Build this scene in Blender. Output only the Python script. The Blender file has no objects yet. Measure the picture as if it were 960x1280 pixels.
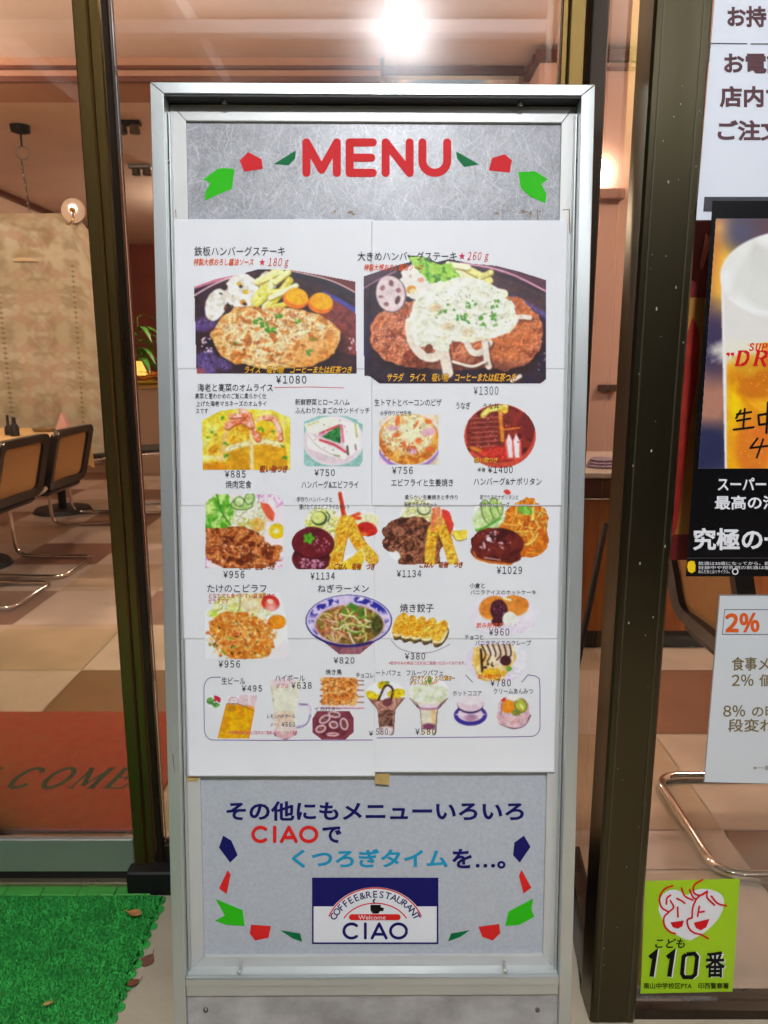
import bpy, math, random
import numpy as np
from mathutils import Matrix, Vector

S = bpy.context.scene
COL = S.collection
rnd = random.Random(7)

# ------------------------------------------------------------------ camera, world, exposure
FPX = 961.0
PITCH = math.radians(11.57)
CAM = np.array([0.0, -1.57, 1.2])
cd = bpy.data.cameras.new('camera')
cam = bpy.data.objects.new('camera', cd)
COL.objects.link(cam)
cam.location = CAM
cam.rotation_euler = (math.pi / 2 - PITCH, 0, 0)
cd.sensor_fit = 'VERTICAL'
cd.sensor_height = 24.0
cd.lens = 24.0 * FPX / 1280.0
cd.clip_start = 0.05
cd.clip_end = 200
cd.dof.use_dof = True
cd.dof.focus_distance = 1.28
cd.dof.aperture_fstop = 7.0
S.camera = cam

W = bpy.data.worlds.new('World')
S.world = W
W.use_nodes = True
wn = W.node_tree
bg = wn.nodes['Background']
sky = wn.nodes.new('ShaderNodeTexSky')
sky.sky_type = 'NISHITA'
sky.sun_disc = False
sky.sun_elevation = math.radians(-4)
sky.sun_rotation = math.radians(180)
wn.links.new(sky.outputs[0], bg.inputs[0])
bg.inputs[1].default_value = 0.05
S.view_settings.view_transform = 'Standard'
S.view_settings.look = 'None'
S.view_settings.exposure = 0.14
S.view_settings.gamma = 1.0
S.render.engine = 'CYCLES'
S.cycles.use_denoising = True
S.cycles.max_bounces = 8
S.cycles.transparent_max_bounces = 16
S.cycles.caustics_reflective = False
S.cycles.caustics_refractive = False
S.cycles.sample_clamp_indirect = 6.0

OUT_LAMP = 1180.0      # emission of the globe lamp outside
OUT_LAMP2 = 110.0  # emission of the added outdoor fill lamp
IN_LAMP = 215.0        # emission of the added, unseen ceiling lamps inside

# ------------------------------------------------------------------ pixel -> place on a real plane
def rays(x, y):
    x = np.asarray(x, float); y = np.asarray(y, float)
    c, s = math.cos(PITCH), math.sin(PITCH)
    a = x - 480.0; b = 640.0 - y
    return np.stack([a, FPX * c + b * s, -FPX * s + b * c], -1)

def on_Y(x, y, Y):
    d = rays(x, y)
    return CAM + d * ((Y - CAM[1]) / d[..., 1])[..., None]

def on_Z(x, y, Z=0.0):
    d = rays(x, y)
    return CAM + d * ((Z - CAM[2]) / d[..., 2])[..., None]

SIGN_M = Matrix.Translation((0, -0.42, 0)) @ Matrix.Rotation(math.radians(0.5), 4, 'Z') @ Matrix.Rotation(math.radians(-6.2), 4, 'X') @ Matrix.Rotation(math.radians(0.15), 4, 'Y')
_inv = np.array(SIGN_M.inverted())
_c = _inv[:3, :3] @ CAM + _inv[:3, 3]

def on_sign(x, y, w=0.0):
    """local place on the sign, w metres in front of its front face"""
    d = rays(x, y) @ _inv[:3, :3].T
    w = np.asarray(w, float)
    t = (-w - _c[1]) / d[..., 1]
    return _c + d * t[..., None]

# ------------------------------------------------------------------ helpers
def lin(c):
    c = np.asarray(c, float) / 255.0
    return np.where(c <= 0.04045, c / 12.92, ((c + 0.055) / 1.055) ** 2.4)

class MB:
    def __init__(s): s.v = []; s.f = []; s.m = []
    def add(s, vs, fs, mi=0):
        b = len(s.v); s.v += [tuple(map(float, p)) for p in vs]; s.f += [tuple(b + i for i in f) for f in fs]; s.m += [mi] * len(fs)
    def box(s, x0, x1, y0, y1, z0, z1, bev=0.0, mi=0):
        if bev <= 0:
            vs = [(x, y, z) for z in (z0, z1) for y in (y0, y1) for x in (x0, x1)]
            s.add(vs, [(0, 2, 3, 1), (4, 5, 7, 6), (0, 1, 5, 4), (2, 6, 7, 3), (0, 4, 6, 2), (1, 3, 7, 5)], mi)
        else:
            b = min(bev, (x1 - x0) * .45, (y1 - y0) * .45, (z1 - z0) * .45)
            vs = []
            for z, k in ((z0, 1), (z0 + b, 0), (z1 - b, 0), (z1, 1)):
                i = b if k else 0
                xa, xb, ya, yb = x0 + i, x1 - i, y0 + i, y1 - i
                c = b * (0.5 if k else 1)
                vs += [(xa + c, ya, z), (xb - c, ya, z), (xb, ya + c, z), (xb, yb - c, z), (xb - c, yb, z), (xa + c, yb, z), (xa, yb - c, z), (xa, ya + c, z)]
            fs = [tuple(range(7, -1, -1)), tuple(range(24, 32))]
            for r in range(3):
                for i in range(8):
                    j = (i + 1) % 8
                    fs.append((r * 8 + i, r * 8 + j, r * 8 + 8 + j, r * 8 + 8 + i))
            s.add(vs, fs, mi)
    def tube(s, pts, r, n=10, cap=True, mi=0):
        pts = [Vector(p) for p in pts]; N = len(pts)
        rr = r if hasattr(r, '__len__') else [r] * N
        up = None; vs = []
        for i, p in enumerate(pts):
            t = (pts[min(i + 1, N - 1)] - pts[max(i - 1, 0)]).normalized()
            if up is None:
                up = Vector((0, 0, 1)) if abs(t.z) < .9 else Vector((1, 0, 0))
            a = (up - t * up.dot(t)).normalized(); up = a; b = t.cross(a)
            for k in range(n):
                q = 2 * math.pi * k / n
                vs.append(p + (a * math.cos(q) + b * math.sin(q)) * rr[i])
        fs = []
        for i in range(N - 1):
            for k in range(n):
                l = (k + 1) % n
                fs.append((i * n + k, i * n + l, i * n + n + l, i * n + n + k))
        if cap:
            fs.append(tuple(range(n - 1, -1, -1))); fs.append(tuple(range((N - 1) * n, N * n)))
        s.add(vs, fs, mi)
    def lathe(s, prof, c=(0, 0, 0), n=24, mi=0, axis='z'):
        vs = []
        for (r, h) in prof:
            for k in range(n):
                q = 2 * math.pi * k / n
                if axis == 'z': vs.append((c[0] + r * math.cos(q), c[1] + r * math.sin(q), c[2] + h))
                else: vs.append((c[0] + r * math.cos(q), c[1] + h, c[2] + r * math.sin(q)))
        fs = []
        for i in range(len(prof) - 1):
            for k in range(n):
                l = (k + 1) % n
                fs.append((i * n + k, i * n + l, i * n + n + l, i * n + n + k))
        s.add(vs, fs, mi)
    def prism(s, poly, fn, d0, d1, mi=0):
        """poly of (a,b); fn(a,b,d)->xyz"""
        n = len(poly)
        vs = [fn(a, b, d0) for a, b in poly] + [fn(a, b, d1) for a, b in poly]
        fs = [tuple(range(n)), tuple(range(2 * n - 1, n - 1, -1))] + [(i, (i + 1) % n, n + (i + 1) % n, n + i) for i in range(n)]
        s.add(vs, fs, mi)
    def build(s, name, mats, parent=None, smooth=None):
        me = bpy.data.meshes.new(name)
        me.from_pydata(s.v, [], s.f)
        if not isinstance(mats, (list, tuple)): mats = [mats]
        for m in mats: me.materials.append(m)
        if len(mats) > 1: me.polygons.foreach_set('material_index', s.m)
        import bmesh
        bm = bmesh.new(); bm.from_mesh(me); bmesh.ops.recalc_face_normals(bm, faces=bm.faces); bm.to_mesh(me); bm.free()
        if smooth is not None:
            me.polygons.foreach_set('use_smooth', [True] * len(me.polygons))
            me.set_sharp_from_angle(angle=math.radians(smooth))
        me.update()
        o = bpy.data.objects.new(name, me); COL.objects.link(o)
        if parent: o.parent = parent
        return o

def tag(o, label=None, cat=None, group=None, kind=None):
    if label: o['label'] = label
    if cat: o['category'] = cat
    if group: o['group'] = group
    if kind: o['kind'] = kind
    return o

def empty(name, loc, label, cat, group=None, rz=0.0):
    o = bpy.data.objects.new(name, None); COL.objects.link(o)
    o.location = loc; o.rotation_euler = (0, 0, rz); o.empty_display_size = .1
    return tag(o, label, cat, group)

def copy_tree(o, parent=None):
    c = o.copy(); COL.objects.link(c); c.parent = parent
    for ch in list(o.children): copy_tree(ch, c)
    return c

# ------------------------------------------------------------------ materials
def mat(name, col, rough=.5, metal=0.0, var=0.0, vscale=8.0, bump=0.0, bscale=60.0, spec=.5, stretch=None, rvar=0.0, emit=None, es=0.0, sheen=0, alpha_t=0.0, col2=None):
    m = bpy.data.materials.new(name); m.use_nodes = True
    nt = m.node_tree; p = nt.nodes['Principled BSDF']
    L = nt.links
    c = lin(col)
    p.inputs['Base Color'].default_value = (*c, 1)
    p.inputs['Roughness'].default_value = rough
    p.inputs['Metallic'].default_value = metal
    p.inputs['Specular IOR Level'].default_value = spec
    if emit is not None:
        p.inputs['Emission Color'].default_value = (*lin(emit), 1); p.inputs['Emission Strength'].default_value = es
    tc = nt.nodes.new('ShaderNodeTexCoord'); mp = nt.nodes.new('ShaderNodeMapping')
    L.new(tc.outputs['Object'], mp.inputs[0])
    if stretch: mp.inputs['Scale'].default_value = stretch
    if var > 0 or col2 is not None or rvar > 0:
        n = nt.nodes.new('ShaderNodeTexNoise'); n.inputs['Scale'].default_value = vscale; n.inputs['Detail'].default_value = 6; n.inputs['Roughness'].default_value = .6
        L.new(mp.outputs[0], n.inputs['Vector'])
        if var > 0 or col2 is not None:
            r = nt.nodes.new('ShaderNodeValToRGB')
            ca = c * (1 - var); cb = np.minimum(c * (1 + var), 1) if col2 is None else lin(col2)
            r.color_ramp.elements[0].position = .32; r.color_ramp.elements[1].position = .68
            r.color_ramp.elements[0].color = (*ca, 1); r.color_ramp.elements[1].color = (*cb, 1)
            L.new(n.outputs[0], r.inputs[0]); L.new(r.outputs[0], p.inputs['Base Color'])
        if rvar > 0:
            mr = nt.nodes.new('ShaderNodeMapRange'); mr.inputs[1].default_value = .3; mr.inputs[2].default_value = .7
            mr.inputs[3].default_value = max(.02, rough - rvar); mr.inputs[4].default_value = min(1, rough + rvar)
            L.new(n.outputs[0], mr.inputs[0]); L.new(mr.outputs[0], p.inputs['Roughness'])
    if bump > 0:
        n2 = nt.nodes.new('ShaderNodeTexNoise'); n2.inputs['Scale'].default_value = bscale; n2.inputs['Detail'].default_value = 4
        L.new(mp.outputs[0], n2.inputs['Vector'])
        b = nt.nodes.new('ShaderNodeBump'); b.inputs['Strength'].default_value = bump; b.inputs['Distance'].default_value = .01
        L.new(n2.outputs[0], b.inputs['Height']); L.new(b.outputs[0], p.inputs['Normal'])
    return m

def attr_mat(name, rough=.45, spec=.3):
    m = bpy.data.materials.new(name); m.use_nodes = True
    nt = m.node_tree; p = nt.nodes['Principled BSDF']
    a = nt.nodes.new('ShaderNodeAttribute'); a.attribute_name = 'Col'
    nt.links.new(a.outputs['Color'], p.inputs['Base Color'])
    p.inputs['Roughness'].default_value = rough
    p.inputs['Specular IOR Level'].default_value = spec
    return m

def glass_mat(name, dirt=.02, tint=(1, 1, 1), fk=1.5):
    m = bpy.data.materials.new(name); m.use_nodes = True
    nt = m.node_tree; nt.nodes.clear(); L = nt.links
    out = nt.nodes.new('ShaderNodeOutputMaterial')
    tr = nt.nodes.new('ShaderNodeBsdfTransparent'); tr.inputs[0].default_value = (*tint, 1)
    g1 = nt.nodes.new('ShaderNodeBsdfGlossy'); g1.inputs['Roughness'].default_value = .0
    g2 = nt.nodes.new('ShaderNodeBsdfGlossy'); g2.inputs['Roughness'].default_value = .19
    fr = nt.nodes.new('ShaderNodeFresnel'); fr.inputs[0].default_value = 1.5
    mu = nt.nodes.new('ShaderNodeMath'); mu.operation = 'MULTIPLY'; mu.inputs[1].default_value = fk
    L.new(fr.outputs[0], mu.inputs[0])
    m1 = nt.nodes.new('ShaderNodeMixShader'); m2 = nt.nodes.new('ShaderNodeMixShader')
    L.new(mu.outputs[0], m1.inputs[0]); L.new(tr.outputs[0], m1.inputs[1]); L.new(g1.outputs[0], m1.inputs[2])
    # a thin dirty film, uneven
    tc = nt.nodes.new('ShaderNodeTexCoord'); n = nt.nodes.new('ShaderNodeTexNoise'); n.inputs['Scale'].default_value = 5; n.inputs['Detail'].default_value = 8
    mr = nt.nodes.new('ShaderNodeMapRange'); mr.inputs[1].default_value = .3; mr.inputs[2].default_value = .75; mr.inputs[3].default_value = dirt * .4; mr.inputs[4].default_value = dirt * 1.6
    L.new(tc.outputs['Object'], n.inputs['Vector']); L.new(n.outputs[0], mr.inputs[0])
    L.new(mr.outputs[0], m2.inputs[0]); L.new(m1.outputs[0], m2.inputs[1]); L.new(g2.outputs[0], m2.inputs[2])
    L.new(m2.outputs[0], out.inputs[0])
    return m

M = {}
M['alu'] = mat('aluminium', (206, 211, 209), .38, .75, var=.05, vscale=6, stretch=(1, 1, .15), rvar=.08)
M['alu_in'] = mat('aluminium_inner', (208, 209, 205), .45, .3, var=.05, vscale=6, stretch=(1, 1, .2), rvar=.08)
M['kick'] = mat('stained_aluminium', (150, 148, 146), .5, .3, vscale=11, bump=.08, bscale=25, col2=(196, 196, 196), stretch=(1, 1, 1.4))
M['screw'] = mat('screw_steel', (120, 118, 112), .35, .9)
M['bronze'] = mat('bronze_anodised', (132, 108, 62), .33, .92, var=.03, vscale=20, stretch=(1, 1, .05), rvar=.015)
M['bronze_d'] = mat('dark_bronze', (52, 42, 32), .3, .6, var=.1, vscale=20, stretch=(1, 1, .05), rvar=.05)
M['steel'] = mat('brushed_steel', (200, 200, 192), .42, .75, rvar=.06, vscale=12, stretch=(.2, 1, 6))
M['black'] = mat('black_rubber', (14, 13, 12), .6, 0, bump=.05)
M['chrome'] = mat('chrome', (225, 220, 212), .09, 1.0, rvar=.03, vscale=30)
M['glass'] = glass_mat('window_glass', .0085, fk=2.2)
M['glass_r'] = glass_mat('window_glass_side', .012, fk=.35)
M['paper'] = mat('menu_paper', (236, 238, 240), .5, 0, var=.012, vscale=14, bump=.04, bscale=18, spec=.35)
M['print'] = attr_mat('printed_photo', .42, .35)
M['panelcol'] = attr_mat('fibre_panel', .35, .45)
def ink(name, c, rough=.45): return mat(name, c, .55, 0, spec=.12)
I = dict(k=ink('ink_black', (52, 48, 52)), g=ink('ink_grey', (92, 92, 96)), o=ink('ink_orange', (222, 88, 30)), r=ink('ink_red', (196, 50, 40)),
         p=ink('ink_crimson', (208, 40, 78)), y=ink('ink_yellow', (246, 186, 40)), b=ink('ink_brown', (184, 84, 26)), pk=ink('ink_pink', (214, 96, 110)),
         navy=ink('vinyl_navy', (22, 22, 92), .4), red=ink('vinyl_red', (214, 40, 38), .4), grn=ink('vinyl_green', (50, 186, 24), .4),
         dgrn=ink('vinyl_dark_green', (10, 106, 60), .4), cyan=ink('vinyl_cyan', (34, 150, 190), .4), v=ink('ink_violet', (140, 118, 170)),
         white=ink('vinyl_white', (232, 234, 238), .4), mr=ink('vinyl_menu_red', (208, 40, 44), .4), vk=ink('vinyl_black', (14, 14, 14), .4),
         tx=ink('poster_brown', (92, 66, 70), .4), ol=ink('notice_olive', (120, 104, 66), .4), or_=ink('notice_orange', (214, 92, 34), .4), sr=ink('sticker_red', (206, 26, 34), .4),
         yel=ink('hand_yellow', (244, 206, 30), .4), gl=ink('grey_line', (70, 70, 76), .4))

# ------------------------------------------------------------------ numpy painter for printed pictures
_tabs = {}
def vnoise(X, Y, scale, seed):
    if seed not in _tabs: _tabs[seed] = np.random.RandomState(seed).rand(128, 128)
    T = _tabs[seed]
    x = X / scale + seed * 7.13; y = Y / scale + seed * 3.71
    xi = np.floor(x).astype(int); yi = np.floor(y).astype(int)
    fx = x - xi; fy = y - yi; fx = fx * fx * (3 - 2 * fx); fy = fy * fy * (3 - 2 * fy)
    g = lambda a, b: T[a % 128, b % 128]
    return (g(xi, yi) * (1 - fx) + g(xi + 1, yi) * fx) * (1 - fy) + (g(xi, yi + 1) * (1 - fx) + g(xi + 1, yi + 1) * fx) * fy

def fbm(X, Y, scale, seed=1, o=3):
    s = 0; a = 1; t = 0
    wx = X + (vnoise(X, Y, scale * 1.3, seed + 50) - .5) * scale * 1.1; wy = Y + (vnoise(X, Y, scale * 1.3, seed + 60) - .5) * scale * 1.1
    for i in range(o):
        q = .7 + i * 1.1 + seed; cq, sq = math.cos(q), math.sin(q)
        s = s + a * vnoise(wx * cq - wy * sq, wx * sq + wy * cq, scale / 2.1 ** i, seed + i); t += a; a *= .6
    return s / t

def in_poly(X, Y, pts):
    r = np.zeros(X.shape, bool); n = len(pts)
    for i in range(n):
        x0, y0 = pts[i]; x1, y1 = pts[(i + 1) % n]
        if y0 == y1: continue
        c = ((Y >= min(y0, y1)) & (Y < max(y0, y1))) & (X < (x1 - x0) * (Y - y0) / (y1 - y0) + x0)
        r ^= c
    return r

def cr(pts, n=4):
    if len(pts) < 3: return list(pts)
    p = [np.array(q, float) for q in pts]; out = []
    for i in range(len(p) - 1):
        a = p[i - 1] if i else 2 * p[0] - p[1]; b = p[i]; c = p[i + 1]; d = p[i + 2] if i + 2 < len(p) else 2 * p[-1] - p[-2]
        for k in range(n):
            t = k / n; out.append(tuple(.5 * ((2 * b) + (c - a) * t + (2 * a - 5 * b + 4 * c - d) * t * t + (3 * b - a - 3 * c + d) * t ** 3)))
    out.append(tuple(p[-1])); return out

class Pic:
    def __init__(s, x0, y0, x1, y1, step=.8, base=(236, 238, 240)):
        s.x = np.arange(x0, x1 + step * .5, step); s.y = np.arange(y0, y1 + step * .5, step)
        s.X, s.Y = np.meshgrid(s.x, s.y)
        s.c = np.ones(s.X.shape + (3,)) * np.array(base, float)
        s.m = np.ones(s.X.shape, bool); s.r = np.random.RandomState(int(x0 * 3 + y0))
    def tex(s, cols, scale=6, seed=1, o=3, contrast=1.6):
        n = np.clip((fbm(s.X, s.Y, scale, seed, o) - .5) * contrast * 1.8 + .5, 0, .9999) * (len(cols) - 1)
        i = n.astype(int); f = (n - i)[..., None]; C = np.array(cols, float)
        return C[i] * (1 - f) + C[np.minimum(i + 1, len(cols) - 1)] * f
    def relief(s, scale=3, seed=3, k=.5, o=2):
        n = fbm(s.X, s.Y, scale * 1.5, seed, o + 1) - fbm(s.X + .8, s.Y + 1.1, scale * 1.5, seed, o + 1)
        m = .35 + 1.1 * fbm(s.X, s.Y, scale * 5, seed + 9, 2)
        return np.clip(1 + k * 1.9 * n * m, .62, 1.34)[..., None]
    def put(s, a, col):
        a = np.asarray(a, float)[..., None]
        s.c = s.c * (1 - a) + np.clip(np.asarray(col, float), 0, 255) * a
    def e(s, cx, cy, rx, ry, rot=0, soft=.7, wob=0, seed=5, ws=9):
        q = math.radians(rot); dx = s.X - cx; dy = s.Y - cy
        u = (dx * math.cos(q) + dy * math.sin(q)) / rx; v = (-dx * math.sin(q) + dy * math.cos(q)) / ry
        d = np.sqrt(u * u + v * v) - 1
        if wob: d = d + (fbm(s.X, s.Y, ws, seed, 2) - .5) * wob
        return np.clip(.5 - d * min(rx, ry) / soft, 0, 1)
    def poly(s, pts, wob=0, seed=9, ws=6):
        X, Y = s.X, s.Y
        if wob: X = X + (fbm(s.X, s.Y, ws, seed, 2) - .5) * wob; Y = Y + (fbm(s.X, s.Y, ws, seed + 20, 2) - .5) * wob
        a = 0
        for dx, dy in ((-.2, -.2), (.2, .2), (.2, -.2), (-.2, .2)): a = a + in_poly(X + dx, Y + dy, pts) * .25
        return a
    def st(s, pts, w, soft=.7, w2=None):
        if 3 <= len(pts) <= 6: pts = cr(pts, 3)
        d = np.full(s.X.shape, 1e9); n = len(pts) - 1
        for i in range(n):
            (x0, y0), (x1, y1) = pts[i], pts[i + 1]
            L = (x1 - x0) ** 2 + (y1 - y0) ** 2 + 1e-9
            t = np.clip(((s.X - x0) * (x1 - x0) + (s.Y - y0) * (y1 - y0)) / L, 0, 1)
            ww = w if w2 is None else w + (w2 - w) * (i + t) / n
            d = np.minimum(d, np.hypot(s.X - x0 - t * (x1 - x0), s.Y - y0 - t * (y1 - y0)) - ww / 2)
        return np.clip(.5 - d / soft, 0, 1)
    def specks(s, n, cx, cy, rx, ry, cols, r=(.6, 1.3), a=1.0, elong=1.0):
        for k in range(n):
            q = s.r.rand() * 6.283; R = math.sqrt(s.r.rand()); x = cx + math.cos(q) * R * rx; y = cy + math.sin(q) * R * ry
            rr = r[0] + (r[1] - r[0]) * s.r.rand(); al = 1 + (elong - 1) * s.r.rand()
            i0, i1 = np.searchsorted(s.y, (y - rr * al * 2 - 1, y + rr * al * 2 + 1)); j0, j1 = np.searchsorted(s.x, (x - rr * al * 2 - 1, x + rr * al * 2 + 1))
            if i1 <= i0 or j1 <= j0: continue
            th = s.r.rand() * 3.14; dx = s.X[i0:i1, j0:j1] - x; dy = s.Y[i0:i1, j0:j1] - y
            u = (dx * math.cos(th) + dy * math.sin(th)) / (rr * al); v = (-dx * math.sin(th) + dy * math.cos(th)) / rr
            m = (np.clip(1.0 - np.sqrt(u * u + v * v), 0, .4) / .4 * a)[..., None]
            c = np.array(cols[s.r.randint(len(cols))], float)
            s.c[i0:i1, j0:j1] = s.c[i0:i1, j0:j1] * (1 - m) + c * m
    def noodles(s, n, cx, cy, rx, ry, cols, w=2.0, L=16, clip=None):
        old = s.c.copy()
        for k in range(n):
            q = s.r.rand() * 6.283; R = math.sqrt(s.r.rand()); x = cx + math.cos(q) * R * rx; y = cy + math.sin(q) * R * ry
            th = s.r.rand() * 6.283; dth = (s.r.rand() - .5) * .8; pts = [(x, y)]
            for j in range(5):
                x += math.cos(th) * L / 5; y += math.sin(th) * L / 5; th += dth; pts.append((x, y))
            c = np.array(cols[s.r.randint(len(cols))], float)
            s.put(s.st([(a + .5, b + .8) for a, b in pts], w + .6) * .5, c * .55); s.put(s.st(pts, w), c)
        if clip is not None:
            a = clip[..., None]; s.c = old * (1 - a) + s.c * a
    def only(s, mask):
        s.m &= mask > .5
        w = np.clip((236 - s.c.min(-1)) / 60, 0, 1) * getattr(s, 'grain', 1.0)
        g = (fbm(s.X, s.Y, 5.5, 71, 3) - .5) * .24 + (fbm(s.X, s.Y, 1.9, 81, 2) - .5) * .20 + (s.r.rand(*s.X.shape) - .5) * .12
        s.c = np.clip((128 + (s.c - 128) * 1.07 + 5) * (1 + g * w)[..., None], 0, 250)
        hue = (fbm(s.X, s.Y, 7, 91, 2) - .5) * 10 * w; s.c[..., 0] += hue; s.c[..., 2] -= hue
        k = (.25, .5, .25)
        for ax in (0, 1):
            p = np.pad(s.c, [(1, 1) if a == ax else (0, 0) for a in range(3)], 'edge')
            s.c = k[0] * np.take(p, range(0, s.c.shape[ax]), ax) + k[1] * np.take(p, range(1, s.c.shape[ax] + 1), ax) + k[2] * np.take(p, range(2, s.c.shape[ax] + 2), ax)
        f = s.m.astype(float)
        for _ in range(2):
            p = np.pad(f, 1); f = (p[:-2, 1:-1] + p[2:, 1:-1] + p[1:-1, :-2] + p[1:-1, 2:] + 2 * p[1:-1, 1:-1]) / 6
        a = np.clip((f - .45) / .4, 0, 1)[..., None]; s.c = np.clip(s.c, 0, 255) * a + np.array((234, 236, 239.)) * (1 - a)
        return s

def herb(P, x, y, r=3.0):
    for k in range(7):
        P.put(P.e(x + (P.r.rand() - .5) * r * 2, y + (P.r.rand() - .5) * r * 1.6, r * .5 * (.6 + P.r.rand()), r * .32, P.r.rand() * 180), (40 + P.r.rand() * 60, 120 + P.r.rand() * 40, 40))

PICS = []
def pic_steak_small():
    P = Pic(241, 335, 447, 469); X, Y = P.X, P.Y
    P.c = P.tex([(40, 24, 30), (62, 36, 40), (50, 30, 46)], 14, 2)
    P.put(P.poly([(240, 362), (306, 341), (306, 334), (240, 334)]), (202, 122, 142))
    P.put(P.poly([(415, 372), (450, 392), (450, 445), (425, 440), (395, 400)], 5), P.tex([(112, 50, 46), (140, 66, 60), (96, 44, 46)], 7, 4))
    P.put(P.poly([(362, 330), (450, 330), (450, 370), (400, 347), (362, 338)]), (98, 42, 42))
    P.put(P.st([(362, 343), (400, 350), (447, 372)], 8), (34, 28, 42))
    P.put(P.st([(405, 367), (425, 376), (447, 390)], 5, 3), (70, 74, 168))
    P.put(P.st([(362, 338), (400, 346.5), (424, 355), (447, 367)], 1.5), (240, 196, 190))
    P.put(P.st([(240, 371), (270, 354), (306, 341)], 1.8), (240, 200, 205))
    for a in ((258, 452, 16, 15), (254, 405, 14, 9), (280, 455, 9, 8)): P.put(P.e(*a, soft=6, wob=.6) * .8, P.tex([(86, 66, 140), (130, 108, 176), (70, 50, 90)], 3, 8))
    P.put(P.e(247, 466, 9, 6, soft=4), (160, 80, 90))
    P.specks(14, 258, 432, 8, 12, [(225, 205, 220)], (.6, 1.6), 1, 2); P.specks(8, 440, 428, 5, 10, [(230, 205, 220)], (.6, 1.3), 1, 3)
    lo = P.tex([(216, 208, 190), (236, 232, 222), (242, 240, 234)], 8, 6)
    P.put(P.e(302, 364, 22, 22, wob=.15), lo); P.put(P.e(270, 381, 13, 21, 20, wob=.1), lo); P.put(P.e(335, 352, 12, 13, wob=.2), lo)
    for a, c in (((281, 359, 3.6, 4), (52, 34, 32)), ((299, 355, 3, 2.6), (228, 180, 40)), ((301, 358, 2.4, 2.2), (60, 44, 30)), ((307, 365, 3.6, 3), (214, 176, 44)), ((304, 378, 4, 3.6), (214, 150, 40)), ((306, 380, 3, 2), (70, 46, 30)),
                 ((282, 384, 1.6, 4.5), (110, 60, 30)), ((276, 367, 2.2, 1), (60, 40, 36)), ((290, 383, 2, 2), (96, 70, 60)), ((291, 370, 1.4, 1.4), (190, 176, 120))): P.put(P.e(*a, rot=20), c)
    fr = [(228, 220, 84), (240, 236, 150), (238, 236, 190), (216, 200, 50)]
    for i, (x0, y0, x1, y1, w) in enumerate(((318, 376, 342, 340, 9), (322, 352, 350, 338, 9), (330, 386, 340, 352, 8), (336, 384, 362, 350, 9), (326, 366, 358, 364, 8), (344, 352, 360, 340, 8), (338, 372, 370, 357, 7), (342, 383, 374, 376, 6), (316, 384, 330, 372, 8))):
        P.put(P.st([(x0 + .6, y0 + 1.2), (x1 + .6, y1 + 1.2)], w), (150, 130, 30)); P.put(P.st([(x0, y0), (x1, y1)], w - .5), fr[i % 4]); P.put(P.st([(x0 - 1, y0 - 1), (x1 - 1, y1 - 1)], w * .35, 2) * .6, (246, 244, 205))
    for cx, cy in ((370, 371), (401, 377)):
        P.put(P.e(cx - .5, cy + 3, 16, 12, 10), (232, 120, 26)); P.put(P.e(cx + 1, cy - .5, 14, 10.5, 12), P.tex([(240, 160, 22), (250, 182, 16)], 5, 3))
    pat = P.e(347, 422, 81, 39, 2, wob=.16, ws=14) 
    pat = np.maximum(pat, P.e(310, 418, 44, 36, -15, wob=.16, ws=14))
    P.put(P.e(350, 428, 84, 40, 2, 6) * .6, (30, 14, 14))
    P.put(pat, P.tex([(190, 110, 52), (224, 166, 98), (240, 208, 150), (246, 228, 190), (236, 188, 122), (212, 142, 76)], 9, 21, 3, 1.4) * P.relief(3, 31, .5))
    edge = np.clip((np.hypot((X - 345) / 81, (Y - 420) / 42) - .72) * 3, 0, 1) * pat
    P.put(edge * .5, P.tex([(222, 142, 48), (236, 172, 76), (196, 108, 36)], 4, 41) * P.relief(2.5, 33, .5))
    P.put(P.e(390, 440, 34, 20, -10, 12) * pat * .5, (214, 130, 40))
    P.specks(70, 350, 405, 46, 22, [(70, 46, 34), (96, 60, 44)], (.4, .8)); P.specks(26, 340, 420, 70, 30, [(150, 60, 40)], (.8, 2.2), .6, 2)
    for h in ((323, 401, 5), (338, 412, 5), (349, 396, 3.5), (372, 402, 3), (294, 429, 2), (386, 441, 3.4), (391, 424, 2.4), (330, 406, 4)): herb(P, *h)
    P.only(P.poly([(242, 358), (270, 348), (306, 340.5), (322, 336), (362, 336.5), (400, 343), (444.5, 351.5), (446.5, 468), (245, 468)]))
    return P
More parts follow.
